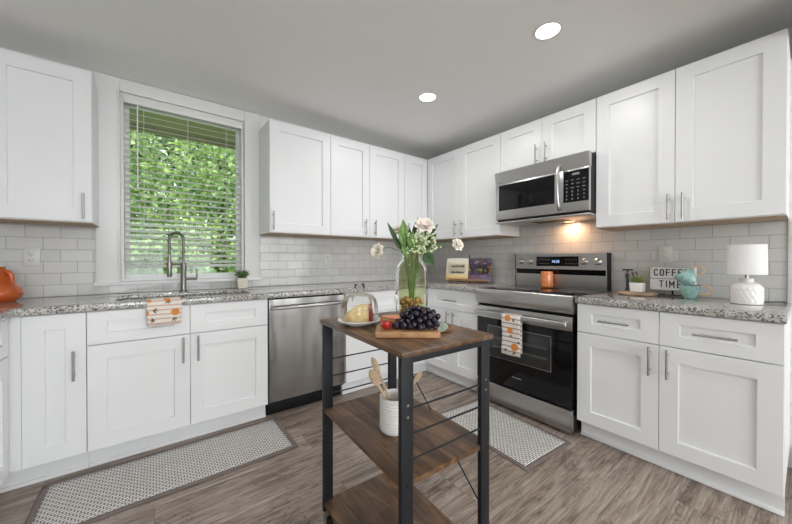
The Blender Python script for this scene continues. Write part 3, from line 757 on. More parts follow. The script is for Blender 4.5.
rug((-2.685, -.855, 0), math.radians(0), 1.15, .455, 'grey and white woven kitchen mat on the floor before the sink cabinet')
rug((-.945, -1.695, 0), math.radians(86.5), .75, .47, 'grey and white woven kitchen mat on the floor before the oven')

# ------------------------------------------------------------------ wooden cart
ct = .893
ct_ = thing('kitchen_cart', 'black metal kitchen cart on wheels with three dark brown wooden shelves', 'cart', (-2.0475, -2.000, 0), math.radians(-2.2))
hx_, hy_ = .200, .305
tb = G().box(-hx_, hx_, -hy_, hy_, ct - .018, ct, .004).out('top_board', 'rustic', ct_)
LW, LD = .044, .018
lx_, ly_ = hx_ - .007, hy_ - .012
for sx in (-1, 1):
    for sy in (-1, 1):
        x0 = sx * lx_; y0 = sy * ly_
        lg = G().box(min(x0, x0 - sx * LW), max(x0, x0 - sx * LW), min(y0, y0 - sy * LD), max(y0, y0 - sy * LD), .062, ct - .0185, .003).out('leg', 'black_metal', ct_)
        for z in (.735, .70, .50): G().cyl((x0 - sx * LW * .5, y0 + sy * .0022, z), (x0 - sx * LW * .5, y0 - sy * .001, z), .0042, n=12).out('bolt', 'black_metal' if z < .6 else 'nickel', lg)
        px, py = x0 - sx * LW * .5, y0 - sy * LD * .5
        ca = G(); ca.cyl((px, py, .046), (px, py, .063), .011, n=12); ca.box(px - .017, px - .0135, py - .026, py + .008, .018, .05, .001); ca.box(px + .0135, px + .017, py - .026, py + .008, .018, .05, .001); ca.box(px - .017, px + .017, py - .02, py + .012, .046, .05)
        cs = ca.out('caster', 'nickel', ct_)
        G().cyl((px - .012, py - .012, .0235), (px + .012, py - .012, .0235), .0235, n=24).out('wheel', 'black', cs)
ix = lx_ - LW
for z, th in ((.510, .016), (.105, .016)):
    g = G(); ax, bx = lx_ - .004, lx_ - LW - .001; ay, by = ly_ - LD - .001, ly_ - .004; bm = g.bm
    poly = [(-ax, -ay), (-bx, -ay), (-bx, -by), (bx, -by), (bx, -ay), (ax, -ay), (ax, ay), (bx, ay), (bx, by), (-bx, by), (-bx, ay), (-ax, ay)]
    lo = [bm.verts.new((x, y, z - th)) for x, y in poly]; hi = [bm.verts.new((x, y, z)) for x, y in poly]
    bm.faces.new(hi); bm.faces.new(lo[::-1])
    for i in range(12): bm.faces.new((lo[i], lo[(i + 1) % 12], hi[(i + 1) % 12], hi[i]))
    g.out('shelf', 'rustic', ct_)
for sy in (-1, 1):
    y = sy * (ly_ - LD / 2); G().box(-lx_ + LW, lx_ - LW, y - .008, y + .008, ct - .040, ct - .0185, .001).out('cross_rail', 'black_metal', ct_)
for sy in (-1, 1):
    for z in (.718, .642, .566): G().cyl((-lx_ + LW * .8, sy * (ly_ - LD / 2), z), (lx_ - LW * .8, sy * (ly_ - LD / 2), z), .0032, n=8).out('guard_rod', 'black_metal', ct_)
G().cyl((lx_ - .012, (ly_ - LD), .748), (lx_ - .012, -(ly_ - LD), .262), .0026, n=8).out('brace_rod', 'black_metal', ct_)

RV = Vector((.795, -.6065, 0)); FV = Vector((.6065, .795, 0))   # the room's diagonal: right of and away from the doorway
def at(c, r, f, z): return Vector((c[0], c[1], 0)) + RV * r + FV * f + Vector((0, 0, z))

# canister with utensils
cc = (-2.082, -2.030)
cn = thing('utensil_canister', 'white textured utensil canister on the middle cart shelf', 'canister', (cc[0], cc[1], .5105))
g = G(); g.lathe([(0, .002), (.052, 0), (.056, .004)] + [(.0565 + .0018 * (i % 2), .008 + i * .0052) for i in range(23)] + [(.0575, .128), (.0545, .130), (.053, .126), (.052, .02), (0, .018)], n=48, mod=lambda a, z: 1 + .02 * math.sin(24 * a) * (1 if .01 < z < .122 else 0)); g.out('jar', 'ceramic', cn)
def spoon(label, tip, base, hw, hl, cat='spoon', name='wooden_spoon', flat=.25):
    o = Vector((cc[0], cc[1], .5305)); b = Vector(base); d = (Vector(tip) - b); u = d.normalized()
    t = thing(name, label, cat, b)
    G().tube([(0, 0, 0), d * .4, d * .72], [.0055, .0048, .0045], 8).out('handle', 'spoon', t)
    side = u.cross(FV).normalized(); nn = side.cross(u)
    R = Matrix((side, nn, u)).transposed()
    G().ball(d * .72 + u * hl * .85, 1.0, (hw, hw * flat, hl), R, 10).out('head', 'spoon', t)
zb = .532
spoon('tall wooden spoon with rounded head, leaning left out of the canister', at(cc, -.092, 0, .795), at(cc, .02, .005, zb), .0125, .036)
spoon('wooden spatula with wider head, lowest at the canister left side', at(cc, -.094, -.015, .745), at(cc, .018, -.018, zb), .018, .034, 'spatula', 'wooden_spatula', .18)
spoon('slim wooden spoon leaning right out of the canister', at(cc, .115, .03, .735), at(cc, -.02, .02, zb), .010, .026)

# cloche with cheese
ZT = ct + .0005
pc = (-2.146, -1.878)
pl_ = thing('cake_plate', 'round white cake plate on the left end of the cart top', 'plate', (pc[0], pc[1], ZT))
G().lathe([(0, 0), (.055, 0), (.058, .003), (.052, .006), (.085, .014), (.0875, .019), (.084, .0205), (.078, .017), (0, .013)], n=48).out('dish', 'ceramic', pl_)
G().lathe([(.0, -.0), (.0, .0)], n=8).bm.free()
cl = thing('glass_cloche', 'clear fluted glass cloche with knob over the cheese', 'cloche', (pc[0], pc[1], ZT + .0185))
dome = [(.075, 0), (.0755, .002), (.0745, .03), (.072, .06), (.066, .080), (.054, .094), (.034, .103), (.014, .107)]
G().lathe(dome, n=72, mod=lambda a, z: 1 + .028 * math.cos(14 * a)).out('dome', 'cloche_glass', cl)
G().lathe([(.013, .106), (.010, .112), (.012, .118), (.021, .128), (.022, .136), (.016, .145), (0, .148)], n=24).out('knob', 'cloche_glass', cl)
ch = thing('cheese_wedge', 'yellow cheese wedge with red rind under the glass cloche', 'cheese', (pc[0], pc[1], ZT + .0145), math.radians(-37)); ch.scale = (1.15, 1.15, 1.12)
def wedge(pts, z0, z1): return [(x, y, z) for x, y in pts for z in (z0, z1)]
G().hull(wedge([(-.052, -.02), (.034, -.03), (.040, .028), (-.03, .02)], 0, .012) + [(.032, -.026, .058), (.037, .022, .058), (-.01, .014, .054), (-.006, -.022, .054), (-.045, -.012, .026)]).out('block', 'cheese', ch)
G().hull([(.0355, -.028, 0), (.043, -.024, 0), (.047, .026, 0), (.041, .028, 0), (.033, -.024, .058), (.039, -.022, .056), (.0435, .02, .056), (.038, .022, .058)]).out('rind', 'rind', ch)

# cutting board and fruit
bd = tag(G().hull([(x, y, z) for x, y in [(-.108, -.075), (.108, -.075), (.108, .055), (.095, .07), (-.095, .07), (-.108, .055)] for z in (0, .019)]).out('cutting_board', 'board', None, (-2.099, -2.123, ZT)), 'thick wooden cutting board under the grapes on the cart', 'cutting board')
bd.rotation_euler = (0, 0, math.radians(-37))
md_ = bd.modifiers.new('round', 'BEVEL'); md_.width = .004; md_.segments = 2
bc = (-2.099, -2.123); ZB = ZT + .0195
gr = thing('grape_bunch', 'bunch of dark purple grapes heaped on the cutting board', 'grapes', at(bc, .03, -.01, ZB))
random.seed(11); pos = []
def prof(r):  # height of heap along its length
    return .072 * max(0, 1 - ((r - .012) / .088) ** 2) ** .7
tries = 0
while len(pos) < 78 and tries < 60000:
    tries += 1
    r = random.uniform(-.075, .078); f = random.uniform(-.042, .04); z = random.uniform(.009, .075); rr = random.uniform(.0092, .0112)
    if r < -.05: f *= .7
    if z > max(.012, prof(r) * (1 - (f / .05) ** 2) + .004): continue
    if any((Vector((r, f, z)) - p).length < (rr + q) * .88 for p, q in pos): continue
    pos.append((Vector((r, f, z)), rr))
gm = G().ball((0, 0, 0), 1.0, n=9).out('grape', 'grape', gr); gm.scale = (pos[0][1],) * 3; gm.location = RV * pos[0][0].x + FV * pos[0][0].y + Vector((0, 0, max(pos[0][1], pos[0][0].z)))
for p, q in pos[1:]:
    k = gm.copy(); C.objects.link(k); k.parent = gr; k.scale = (q, q, q * random.uniform(1, 1.15)); k.location = RV * p.x + FV * p.y + Vector((0, 0, max(q * 1.1, p.z)))
G().tube([RV * -.03 + Vector((0, 0, .03)), RV * .01 + Vector((0, 0, .07)), RV * .012 + FV * .01 + Vector((0, 0, .084)), RV * .03 + FV * .012 + Vector((0, 0, .078)), RV * .052 + FV * .005 + Vector((0, 0, .064))], .0022, 6).out('stem', 'leaf_light', gr)
st = thing('strawberry', 'red strawberry at the left end of the cutting board', 'strawberry', at(bc, -.072, -.028, ZB))
G().lathe([(0, 0), (.008, .003), (.015, .013), (.0165, .022), (.013, .029), (0, .031)], n=20).out('berry', 'berry', st)
g = G()
for k in range(6): g.leaf((0, 0, .030), (.014 * math.cos(k * 1.05), .014 * math.sin(k * 1.05), .033), .006, (0, 0, 1))
g.out('calyx', 'leaf_mid', st, solid=.0006)
sl_ = thing('sliced_meat', 'orange red pile of folded slices behind the strawberry on the board', 'food', at(bc, -.045, .028, ZB))
for k in range(6):
    G().lathe([(0, 0), (.030, 0), (.033, .002), (.030, .0045), (0, .0045)], (0, 0, 0), 20, mod=lambda a, z, k=k: 1 + .07 * math.sin(3 * a + k)).out('slice', 'deli', sl_, tuple(RV * (-.006 + .004 * (k % 3)) + Vector((0, 0, k * .0062))))
    so_ = sl_.children[-1] if False else bpy.context.scene.objects[-1]; so_.scale = (1.45, 1, 1.1); so_.rotation_euler = (0, 0, math.radians(-37))
lf = tag(G().grid(lambda u, v: at((0, 0), (u - .5) * .052 * math.sin(PI * (.08 + .88 * v)), (v - .5) * .02, .006 + .032 * v + .006 * abs(u - .5)), 6, 8).out('herb_leaf', 'leaf_grey', None, tuple(at(bc, .118, -.012, ZT + .002)), solid=.0012), 'grey green leaf at the right end of the cutting board', 'leaf')
lf.rotation_euler = (0, 0, .0)
ds = thing('wooden_dish', 'small brown wooden dish with an upright peg at the right cart corner', 'dish', (-1.965, -2.165, ZT))
G().lathe([(0, 0), (.030, 0), (.036, .008), (.038, .014), (.034, .014), (.030, .008), (0, .006)], n=28).out('dish', 'small_wood', ds)
G().lathe([(0, .006), (.0045, .006), (.004, .025), (.006, .029), (0, .033)], (.006, -.008, 0), 12).out('peg', 'small_wood', ds)

# vase, pebbles and flowers
vc = Vector((-1.933, -1.952, ZT))
va = thing('glass_vase', 'large green tinted ribbed glass vase on the cart', 'vase', vc)
vp = [(0, .002), (.058, .002), (.066, .008), (.068, .02), (.068, .06), (.0685, .12), (.068, .20), (.065, .225), (.054, .245), (.043, .256), (.040, .262), (.041, .285), (.044, .290)]
G().lathe(vp, n=64, mod=lambda a, z: 1 + .012 * math.cos(10 * a) * (1 if .02 < z < .24 else .2)).out('bottle', 'vase_glass', va)
G().lathe([(.0445, .2885), (.0465, .292), (.0445, .2955), (.042, .292), (.0445, .2885)], n=40).out('rim', 'vase_glass', va)
M['pebble'] = plain('pebble', (.46, .27, .12), .35, var=.8, vs=26)
random.seed(5); pp = []; tries = 0
while len(pp) < 80 and tries < 40000:
    tries += 1
    r = random.uniform(0, .046); a = random.uniform(0, 2 * PI); z = random.uniform(.018, .092); p = Vector((r * math.cos(a), r * math.sin(a), z))
    if any((p - q).length < .0195 for q in pp): continue
    pp.append(p)
peb = None
for p in pp:
    if peb is None: peb = G().ball((0, 0, 0), .0102, (1, 1, .92), n=7).out('pebble', 'pebble'); o = peb
    else: o = peb.copy(); C.objects.link(o)
    o.location = vc + p; o.rotation_euler = (random.random() * 3, random.random() * 3, random.random() * 3)
    tag(o, 'yellow brown pebble lying in the bottom of the green glass vase', 'pebble', 'pebbles in the glass vase')
VT = vc + Vector((0, 0, .30))
def stem_pts(end, sag=0.0, r0=(0, 0)):
    b = vc + Vector((r0[0] * .4, r0[1] * .4, .080)); m = vc + Vector((r0[0], r0[1], .28)); e = vc + Vector(end)
    pts = []
    for i in range(13):
        t = i / 12
        p = b * (1 - t) ** 2 + m * 2 * t * (1 - t) + e * t * t; p = p + Vector((0, 0, sag * 4 * t * (1 - t)))
        pts.append(p)
    # keep the stem inside the neck of the vase
    for p in pts:
        if p.z < vc.z + .296:
            q = Vector((p.x - vc.x, p.y - vc.y)); lim = .030
            if q.length > lim: q = q.normalized() * lim; p.x = vc.x + q.x; p.y = vc.y + q.y
    return pts
def local(pts, o): return [p - o for p in pts]
def rose(label, end, size, m, droop, r0, sag=0.0, name='white_rose', facing=None):
    o = vc + Vector((r0[0] * .4, r0[1] * .4, .080)); pts = stem_pts(end, sag, r0)
    t = thing(name, label, 'flower', o)
    G().tube(local(pts, o), .0016, 6).out('stem', 'leaf_mid', t)
    e = pts[-1] - o; u = Vector(facing).normalized() if facing else (pts[-1] - pts[-2]).normalized()
    R = u.to_track_quat('Z', 'Y').to_matrix(); g = G()
    for ring, (n, rad, tilt, sc) in enumerate(((3, .12, .12, .62), (5, .28, .35, .85), (6, .42, .7, 1.0), (7, .5, 1.15, 1.0))):
        for k in range(n):
            a = 2 * PI * k / n + ring * .5; 
            def pet(uu, vv, a=a, rad=rad, tilt=tilt, sc=sc):
                w = (uu - .5) * 1.25 * sc * math.sin(PI * (.12 + .80 * vv) ** .8); h = vv * sc
                ang = tilt * (vv ** 1.2); x = rad * (.35 + .65 * vv) + h * math.sin(ang) * .6 - .25 * w * w
                z = -.35 + h * math.cos(ang)
                return e + R @ (Matrix.Rotation(a, 3, 'Z') @ Vector((x, w, z))) * size
            g.grid(pet, 4, 5)
    g.ball(tuple(e + R @ Vector((0, 0, -.25)) * size), size * .38, n=8)
    g.out('petals', m, t, sharp=180)
    g = G()
    for k in range(4): a = k * 1.57; g.leaf(e + R @ Vector((0, 0, -.4)) * size, e + R @ Vector((.7 * math.cos(a), .7 * math.sin(a), -.45)) * size, size * .3, tuple(u))
    g.out('sepal', 'leaf_mid', t, solid=.0006)
    return t
def dirv(r, f, z): return RV * r + FV * f + Vector((0, 0, z))
# vase-local offsets in the diagonal directions
def off(r, f, z): return tuple(RV * r + FV * f + Vector((0, 0, z)))
rose('cream white rose drooping far left of the vase', off(-.146, 0, .296), .034, 'petal', 0, off(-.02, 0, 0)[:2], .045, facing=off(-.5, -.7, .25))
rose('cream white rose on the right of the vase, before the tiles', off(.192, -.02, .322), .028, 'petal', 0, off(.022, 0, 0)[:2], .04, facing=off(.4, -.8, .35))
rose('large blush white rose standing highest at the top of the bouquet', off(.052, -.035, .400), .044, 'petal_pink', 0, off(.010, -.010, 0)[:2], facing=off(.15, -.75, .7))
rose('pale rose bud among the leaves at the upper left of the bouquet', off(-.062, -.01, .385), .028, 'petal', 0, off(-.012, .0, 0)[:2], facing=off(-.3, -.5, 1), name='rose_bud')
def branch(label, end, r0, leaves, m, name='leafy_sprig'):
    """end: (right, away, up) of the stem tip; leaves: (base r, z, tip r, z, away, width)"""
    r0 = off(r0[0], r0[1], 0)[:2]; o = vc + Vector((r0[0] * .4, r0[1] * .4, .080)); pts = stem_pts(off(*end), 0, r0); t = thing(name, label, 'leafy stem', o)
    G().tube(local(pts, o), .0018, 6).out('stem', 'leaf_mid', t)
    for br, bz, tr, tz, f, wd in leaves:
        b_ = vc + Vector(off(br, f, bz)) - o; t_ = vc + Vector(off(tr, f - .012, tz)) - o
        k = min(local(pts, o), key=lambda p: (p - b_).length)
        if (k - b_).length > .004: G().tube([k, b_], [.0013, .0011], 5).out('leaf_stalk', 'leaf_mid', t)
        G().leaf(b_, t_, wd, tuple(-FV + Vector((0, 0, .25)) + RV * (tr - br)), .06).out('leaf', m, t, solid=.0007)
    return t
branch('dark green sprig with long blades leaning out at the left of the bouquet', (-.058, -.02, .325), (-.014, -.008), [(-.058, .325, -.103, .415, -.02, .020), (-.045, .300, -.085, .372, -.03, .022), (-.035, .285, -.02, .36, -.03, .024)], 'leaf_dark')
branch('mid green sprig with broad leaves just left of the bouquet middle', (-.030, -.035, .345), (-.008, -.012), [(-.030, .345, -.038, .425, -.035, .034), (-.028, .315, -.055, .375, -.045, .030), (-.010, .30, .005, .37, -.045, .032), (-.015, .27, -.045, .32, -.045, .026)], 'leaf_mid')
branch('green sprig with one narrow upright blade in the bouquet middle', (.004, .01, .36), (.002, .004), [(.004, .355, .027, .438, .01, .018), (.0, .33, -.012, .40, .01, .018), (.012, .31, .045, .36, .01, .02)], 'leaf_dark')
branch('dark green sprig with blades leaning right at the bouquet edge', (.082, .0, .365), (.016, .0), [(.080, .365, .112, .412, .0, .014), (.066, .335, .105, .368, -.01, .016), (.06, .33, .062, .395, -.005, .016), (.05, .30, .085, .325, -.02, .018)], 'leaf_dark')
branch('round dark leaf hanging low at the right of the vase neck', (.042, -.03, .298), (.016, -.014), [(.048, .285, .090, .232, -.05, .050)], 'leaf_dark')
branch('green sprig with low leaves filling the vase mouth', (.0, -.04, .315), (.0, -.016), [(.0, .31, -.02, .355, -.05, .024), (.005, .30, .04, .335, -.055, .024), (-.01, .29, -.05, .30, -.045, .022), (.012, .288, .05, .292, -.05, .024)], 'leaf_mid')
def spray(label, end, r0, n, spread):
    o = vc + Vector((r0[0] * .4, r0[1] * .4, .080)); pts = stem_pts(end, 0, r0); t = thing('blossom_spray', label, 'flower', o); P = local(pts, o)
    G().tube(P, .0015, 6).out('stem', 'leaf_light', t)
    g = G(); s = G()
    for k in range(n):
        i = random.choice((8, 9, 10, 11)); b = P[i]
        e = P[12] + Vector((random.uniform(-1, 1), random.uniform(-1, 1), random.uniform(-1.2, .8))) * spread
        s.tube([b, e], [.0009, .0007], 4); g.ball(tuple(e), random.uniform(.0035, .006), n=5)
    s.out('stalks', 'leaf_light', t); o2 = g.out('blossoms', 'blossom', t); o2['kind'] = 'stuff'
spray('pale tiny blossom spray in the middle of the bouquet', off(.020, -.045, .335), off(.006, -.012, 0)[:2], 95, .042)
spray('pale tiny blossom spray at the right edge of the bouquet', off(.082, -.015, .335), off(.018, -.008, 0)[:2], 55, .036)
spray('pale tiny blossom spray behind the blush rose, toward the back', off(.035, .03, .365), off(.010, .010, 0)[:2], 40, .036)

# ------------------------------------------------------------------ left counter: orange jug
jg = thing('ceramic_jug', 'glossy orange ceramic jug with short handle on the left counter', 'jug', (-3.515, -.205, ZC + .0005))
G().lathe([(0, 0), (.07, 0), (.095, .02), (.104, .045), (.096, .072), (.074, .102), (.056, .126), (.044, .145), (.036, .16), (.033, .178), (.038, .198), (.034, .198), (.029, .178), (.031, .16), (0, .13)], n=40, mod=lambda a, z: 1 + .02 * math.sin(5 * a) * (z / .2)).out('body', 'orange_glaze', jg)
g = G(); g.tube([(.030, 0, .172), (.046, 0, .168), (.054, 0, .152), (.058, 0, .132), (.060, 0, .110)], [.010, .012, .013, .012, .010], 10); g.out('handle', 'orange_glaze', jg)

# succulent in pot by the window
sp_ = thing('potted_succulent', 'small spiky succulent in a cream square pot by the window sill', 'plant', (-2.228, -.115, ZC + .0005))
G().hull([(x * s, y * s, z) for x in (-1, 1) for y in (-1, 1) for s, z in ((.036, 0), (.043, .088))]).out('pot', 'cream_pot', sp_)
pm = sp_.children[-1].modifiers.new('round', 'BEVEL'); pm.width = .007; pm.segments = 3
G().box(-.034, .034, -.034, .034, .0885, .0905).out('soil', 'bark', sp_)
g = G(); random.seed(2)
for ring, (n, tl, ln) in enumerate(((7, 1.15, .062), (7, .8, .066), (6, .45, .064), (4, .15, .058))):
    for k in range(n):
        a = 2 * PI * k / n + ring * .45; d = Vector((math.sin(tl) * math.cos(a), math.sin(tl) * math.sin(a), math.cos(tl)))
        b = Vector((.006 * math.cos(a), .006 * math.sin(a), .0905)); g.tube([b, b + d * ln * .4, b + d * ln * .8 + Vector((0, 0, .004)), b + d * ln + Vector((0, 0, .008))], [.0055, .0075, .005, .0008], 7)
g.out('leaves', 'succulent', sp_)

# towels
def towel(name, m, label, loc, rz, w, path, wav=.0):
    """path: points (y,z) along the cloth; x across"""
    g = G(); bm = g.bm; uv = bm.loops.layers.uv.new('UVMap'); nu = 14
    acc = [0]
    for a, b in zip(path, path[1:]): acc.append(acc[-1] + math.dist(a, b))
    t0 = acc[2]
    rows = []
    for j, (y, z) in enumerate(path):
        row = []
        for i in range(nu + 1):
            u = i / nu; x = (u - .5) * w * (1 - .03 * math.sin(j * .9))
            wy = wav * math.sin(u * 9 + j * .5) * min(1, j / 4)
            row.append((bm.verts.new((x, y + wy - abs(wav) , z - wav * .9 * math.sin(u * 5) * (j == len(path) - 1))), (u * w, acc[j] - t0)))
        rows.append(row)
    for A, B in zip(rows, rows[1:]):
        for i in range(nu):
            q = (A[i], A[i + 1], B[i + 1], B[i]); f = bm.faces.new([v for v, _ in q])
            for lp, (_, c) in zip(f.loops, q): lp[uv].uv = c
    o = g.out(name, m, None, loc, sharp=180, solid=.004); o.rotation_euler = (0, 0, rz)
    return tag(o, label, 'towel')
yf = -.6535
towel('dish_towel', 'towel_sink', 'white dish towel with orange print hanging over the counter edge at the sink', (-2.760, 0, 0), 0, .165,
      [(-.545, .9175), (-.60, .9178), (-.640, .919), (yf - .004, .914), (yf - .009, .895), (yf - .010, .87), (yf - .010, .85), (yf - .011, .82), (yf - .010, .79), (yf - .010, .765)], .0022)
def over_bar(depth_front, depth_back, yb=-.705, zb=.73):
    p = [(yb + .0125, zb - depth_back)] + [(yb + .0125, zb - depth_back * .5), (yb + .0125, zb + .018)]
    p += [(yb + .008, zb + .0215), (yb - .008, zb + .0215), (yb - .0135, zb + .014)]
    for k in range(1, 9): p.append((yb - .0135 - .003 * math.sin(k), zb + .014 - depth_front * k / 8))
    return p
tw = towel('dish_towel', 'towel_range', 'white dish towel with orange citrus print hanging on the oven handle', (0, -1.648, 0), -PI / 2, .150, over_bar(.295, .26), .0018)
# ------------------------------------------------------------------ range wall counter things
ca = thing('candle_jar', 'orange textured glass candle jar on the cooktop', 'candle', (-.135, -1.615, .9165))
G().lathe([(0, 0), (.042, 0), (.048, .006), (.05, .02), (.05, .112), (.047, .124), (.046, .136), (.042, .136), (.042, .118), (0, .113)], n=48, mod=lambda a, z: 1 + .02 * math.cos(16 * a) * math.cos(z * 260)).out('jar', 'orange_glass', ca)
G().lathe([(0, .1125), (.041, .1125), (.041, .115), (0, .115)], n=24).out('wax', 'petal', ca)

# open cook book on a stand
bk_loc = (-.200, -.812, ZC + .0005); bk_r = math.radians(-60)
stn = thing('book_stand', 'dark wooden book stand behind the open cook book', 'stand', bk_loc, bk_r)
tl = math.radians(16)
def tilt(x, y, z): return Vector((x, y * math.cos(tl) + z * math.sin(tl), -y * math.sin(tl) + z * math.cos(tl)))
def tbox(g, x0, x1, y0, y1, z0, z1, bev=0):
    k0 = len(g.bm.verts); g.box(x0, x1, y0, y1, z0, z1, bev); g.bm.verts.ensure_lookup_table()
    for v in list(g.bm.verts)[k0:]: v.co = tilt(*v.co) + Vector((0, 0, .006))
    return g
g = G(); tbox(g, -.20, .20, -.045, .006, .0, .012, .002); tbox(g, -.20, .20, -.048, -.042, .012, .022, .001); g.out('ledge', 'small_wood', stn)
g = G(); tbox(g, -.16, .16, .0, .006, .012, .20, .002); g.out('back_board', 'small_wood', stn)
g = G(); tbox(g, -.005, .005, .007, .013, .012, .30, .001); g.out('post', 'black_metal', stn)
g = G(); g.hull([(x, y, z) for x in (-.012, .012) for y, z in ((.085, 0), (.097, 0), (.062, .19), (.068, .19))]); g.out('rear_prop', 'small_wood', stn)
book = thing('open_cookbook', 'open cook book with a text page and a purple photo page', 'book', bk_loc, bk_r)
def page(x0, x1, name, m, th=.014):
    g = G()
    def f(u, v):
        x = x0 + (x1 - x0) * u; a = abs(x) / .235
        return tilt(x, -.006 - .020 * math.sin(PI * min(1, a)) ** .7 * 1.0 - .006, .0135 + .235 * v) + Vector((0, 0, .006))
    g.grid(f, 12, 4); k0 = list(g.bm.faces)
    r = bmesh.ops.extrude_face_region(g.bm, geom=k0)
    for v in [e for e in r['geom'] if isinstance(e, bmesh.types.BMVert)]:
        # flatten back to the board
        pass
    return g.out(name, m, book, solid=.004)
def page_mat_photo():
    m, nt, b = mat('photo_page')
    n = N(nt, 'ShaderNodeTexVoronoi'); n.inputs['Scale'].default_value = 26; L(nt, coords(nt), n.inputs['Vector'])
    n2 = noise_tex(nt, coords(nt), 12, 2)
    c = ramp(nt, n2.outputs[0], [(.33, (.62, .42, .12)), (.42, (.05, .03, .05)), (.52, (.20, .14, .26)), (.60, (.10, .04, .05)), (.70, (.62, .55, .60))], 'LINEAR')
    L(nt, mixc(nt, .25, c, n.outputs['Color'], 'OVERLAY'), b.inputs['Base Color']); b.inputs['Roughness'].default_value = .35; return m
M['photo'] = page_mat_photo()
def page_mat_text():
    m, nt, b = mat('recipe_page')
    t = N(nt, 'ShaderNodeTexCoord'); sp = N(nt, 'ShaderNodeSeparateXYZ'); L(nt, t.outputs['Object'], sp.inputs[0])
    c = ramp(nt, sp.outputs[2], [(.02, (.58, .34, .08)), (.06, (.82, .62, .26)), (.10, (.82, .76, .64)), (.19, (.82, .76, .58)), (.26, (.83, .80, .74))])
    L(nt, c, b.inputs['Base Color']); b.inputs['Roughness'].default_value = .5; return m
M['recipe'] = page_mat_text()
lpg = page(-.235, -.002, 'left_page', 'recipe'); rpg = page(.002, .235, 'right_page', 'photo')
sub(lpg, 'cream and yellow text page'); sub(rpg, 'purple and brown photo page')
random.seed(9)
for row, z in enumerate((.150, .085)):
    g = G(); x = -.178
    while x < -.045:
        wd_ = random.uniform(.006, .013); a = abs(x + wd_ / 2) / .235; yp = -.012 - .020 * math.sin(PI * min(1, a)) ** .7
        h_ = random.uniform(.014, .024); tbox(g, x, x + wd_, yp - .0032, yp - .0005, z, z + h_); x += wd_ + .0035
    g.out('lettering', 'ink', lpg)

# round board, pot plant, grinder
rb = tag(G().lathe([(0, 0), (.108, 0), (.113, .005), (.113, .011), (.109, .015), (0, .015)], n=48).out('round_board', 'round_board', None, (-.165, -2.262, ZC + .0005)), 'round wooden board under the little white potted plant', 'board')
M['leaf_fresh'] = plain('leaf_fresh', (.22, .30, .07), .45, var=.4, vs=25)
pt = thing('potted_plant', 'small leafy plant in a white pot on the round wooden board', 'plant', (-.165, -2.262, ZC + .0162))
G().hull([(x * s, y * s, z) for x in (-1, 1) for y in (-1, 1) for s, z in ((.036, 0), (.040, .066))]).out('pot', 'ceramic', pt)
pm = pt.children[-1].modifiers.new('round', 'BEVEL'); pm.width = .010; pm.segments = 3
G().box(-.03, .03, -.03, .03, .0665, .068).out('soil', 'bark', pt)
g = G(); random.seed(4)
for k in range(26):
    a = k * 2.4; tl2 = random.uniform(.2, 1.25); ln = random.uniform(.035, .065); d = Vector((math.sin(tl2) * math.cos(a), math.sin(tl2) * math.sin(a), math.cos(tl2)))
    b = Vector((.018 * math.cos(a), .018 * math.sin(a), .068)); g.leaf(b, b + d * ln, .016, (d.x * -d.z, d.y * -d.z, .6), .1)
g.out('leaves', 'leaf_fresh', pt, solid=.0006)
g = G()
for dx, dy, h in ((.004, .03, .058), (-.02, -.004, .062)):
    g.tube([(dx * .4, dy * .4, .068), (dx, dy, .068 + h * .8)], .0012, 5)
g.out('flower_stem', 'leaf_mid', pt)
g = G()
for dx, dy, h in ((.004, .03, .058), (-.02, -.004, .062)):
    for q in range(7): g.ball((dx + random.uniform(-.006, .006), dy + random.uniform(-.006, .006), .068 + h * .8 + q * .003), .0045, n=5)
g.out('flower_bud', 'purple', pt)
M['grinder'] = plain('dark_grey_metal', (.10, .095, .10), .35, .5)
pg = thing('pepper_grinder', 'slim grey grinder with a black crossbar top behind the potted plant', 'grinder', (-.075, -2.180, ZC + .0005))
G().lathe([(0, 0), (.017, 0), (.017, .022), (.010, .03), (.009, .10), (.013, .112), (.013, .135), (.005, .14), (.005, .165), (0, .165)], n=20).out('body', 'grinder', pg)
G().box(-.007, .007, -.033, .033, .160, .170, .003).out('crossbar', 'black', pg)

# lettered light box
sg = thing('letter_sign', 'white light box sign reading COFFEE TIME behind the teal cups', 'sign', (-.065, -2.428, ZC + .0005), -PI / 2)
g = G(); g.box(-.115, .115, -.02, .02, .032, .192, .004); sgb = g.out('box', 'signface', sg)
g = G(); g.box(-.114, .114, -.022, -.0195, .109, .113); g.box(-.114, .114, -.022, -.0195, .033, .036); g.box(-.114, .114, -.022, -.0195, .188, .191); g.out('letter_rail', 'mark_white', sgb)
GL = {'C': [[(1, .8), (.8, 1), (.2, 1), (0, .8), (0, .2), (.2, 0), (.8, 0), (1, .2)]], 'O': [[(0, .2), (.2, 0), (.8, 0), (1, .2), (1, .8), (.8, 1), (.2, 1), (0, .8), (0, .2)]],
      'F': [[(0, 0), (0, 1), (1, 1)], [(0, .53), (.85, .53)]], 'E': [[(1, 0), (0, 0), (0, 1), (1, 1)], [(0, .53), (.85, .53)]],
      'T': [[(0, 1), (1, 1)], [(.5, 1), (.5, 0)]], 'I': [[(0, 0), (0, 1)]], 'M': [[(0, 0), (0, 1), (.5, .35), (1, 1), (1, 0)]]}
def word(chars, z, h):
    for ch, x, w_ in chars:
        g = G(); q = .0031
        for line in GL[ch]:
            P = [Vector((x + (a_ * (w_ - 2 * q) + q), z + b_ * (h - 2 * q) + q)) for a_, b_ in line]
            for p0, p1 in zip(P, P[1:]):
                d = (p1 - p0).normalized() * q; n_ = Vector((-d.y, d.x))
                g.hull([(c.x, y, c.y) for c in (p0 - d + n_, p0 - d - n_, p1 + d + n_, p1 + d - n_) for y in (-.0212, -.0204)])
        g.out('letter', 'letter', sgb)
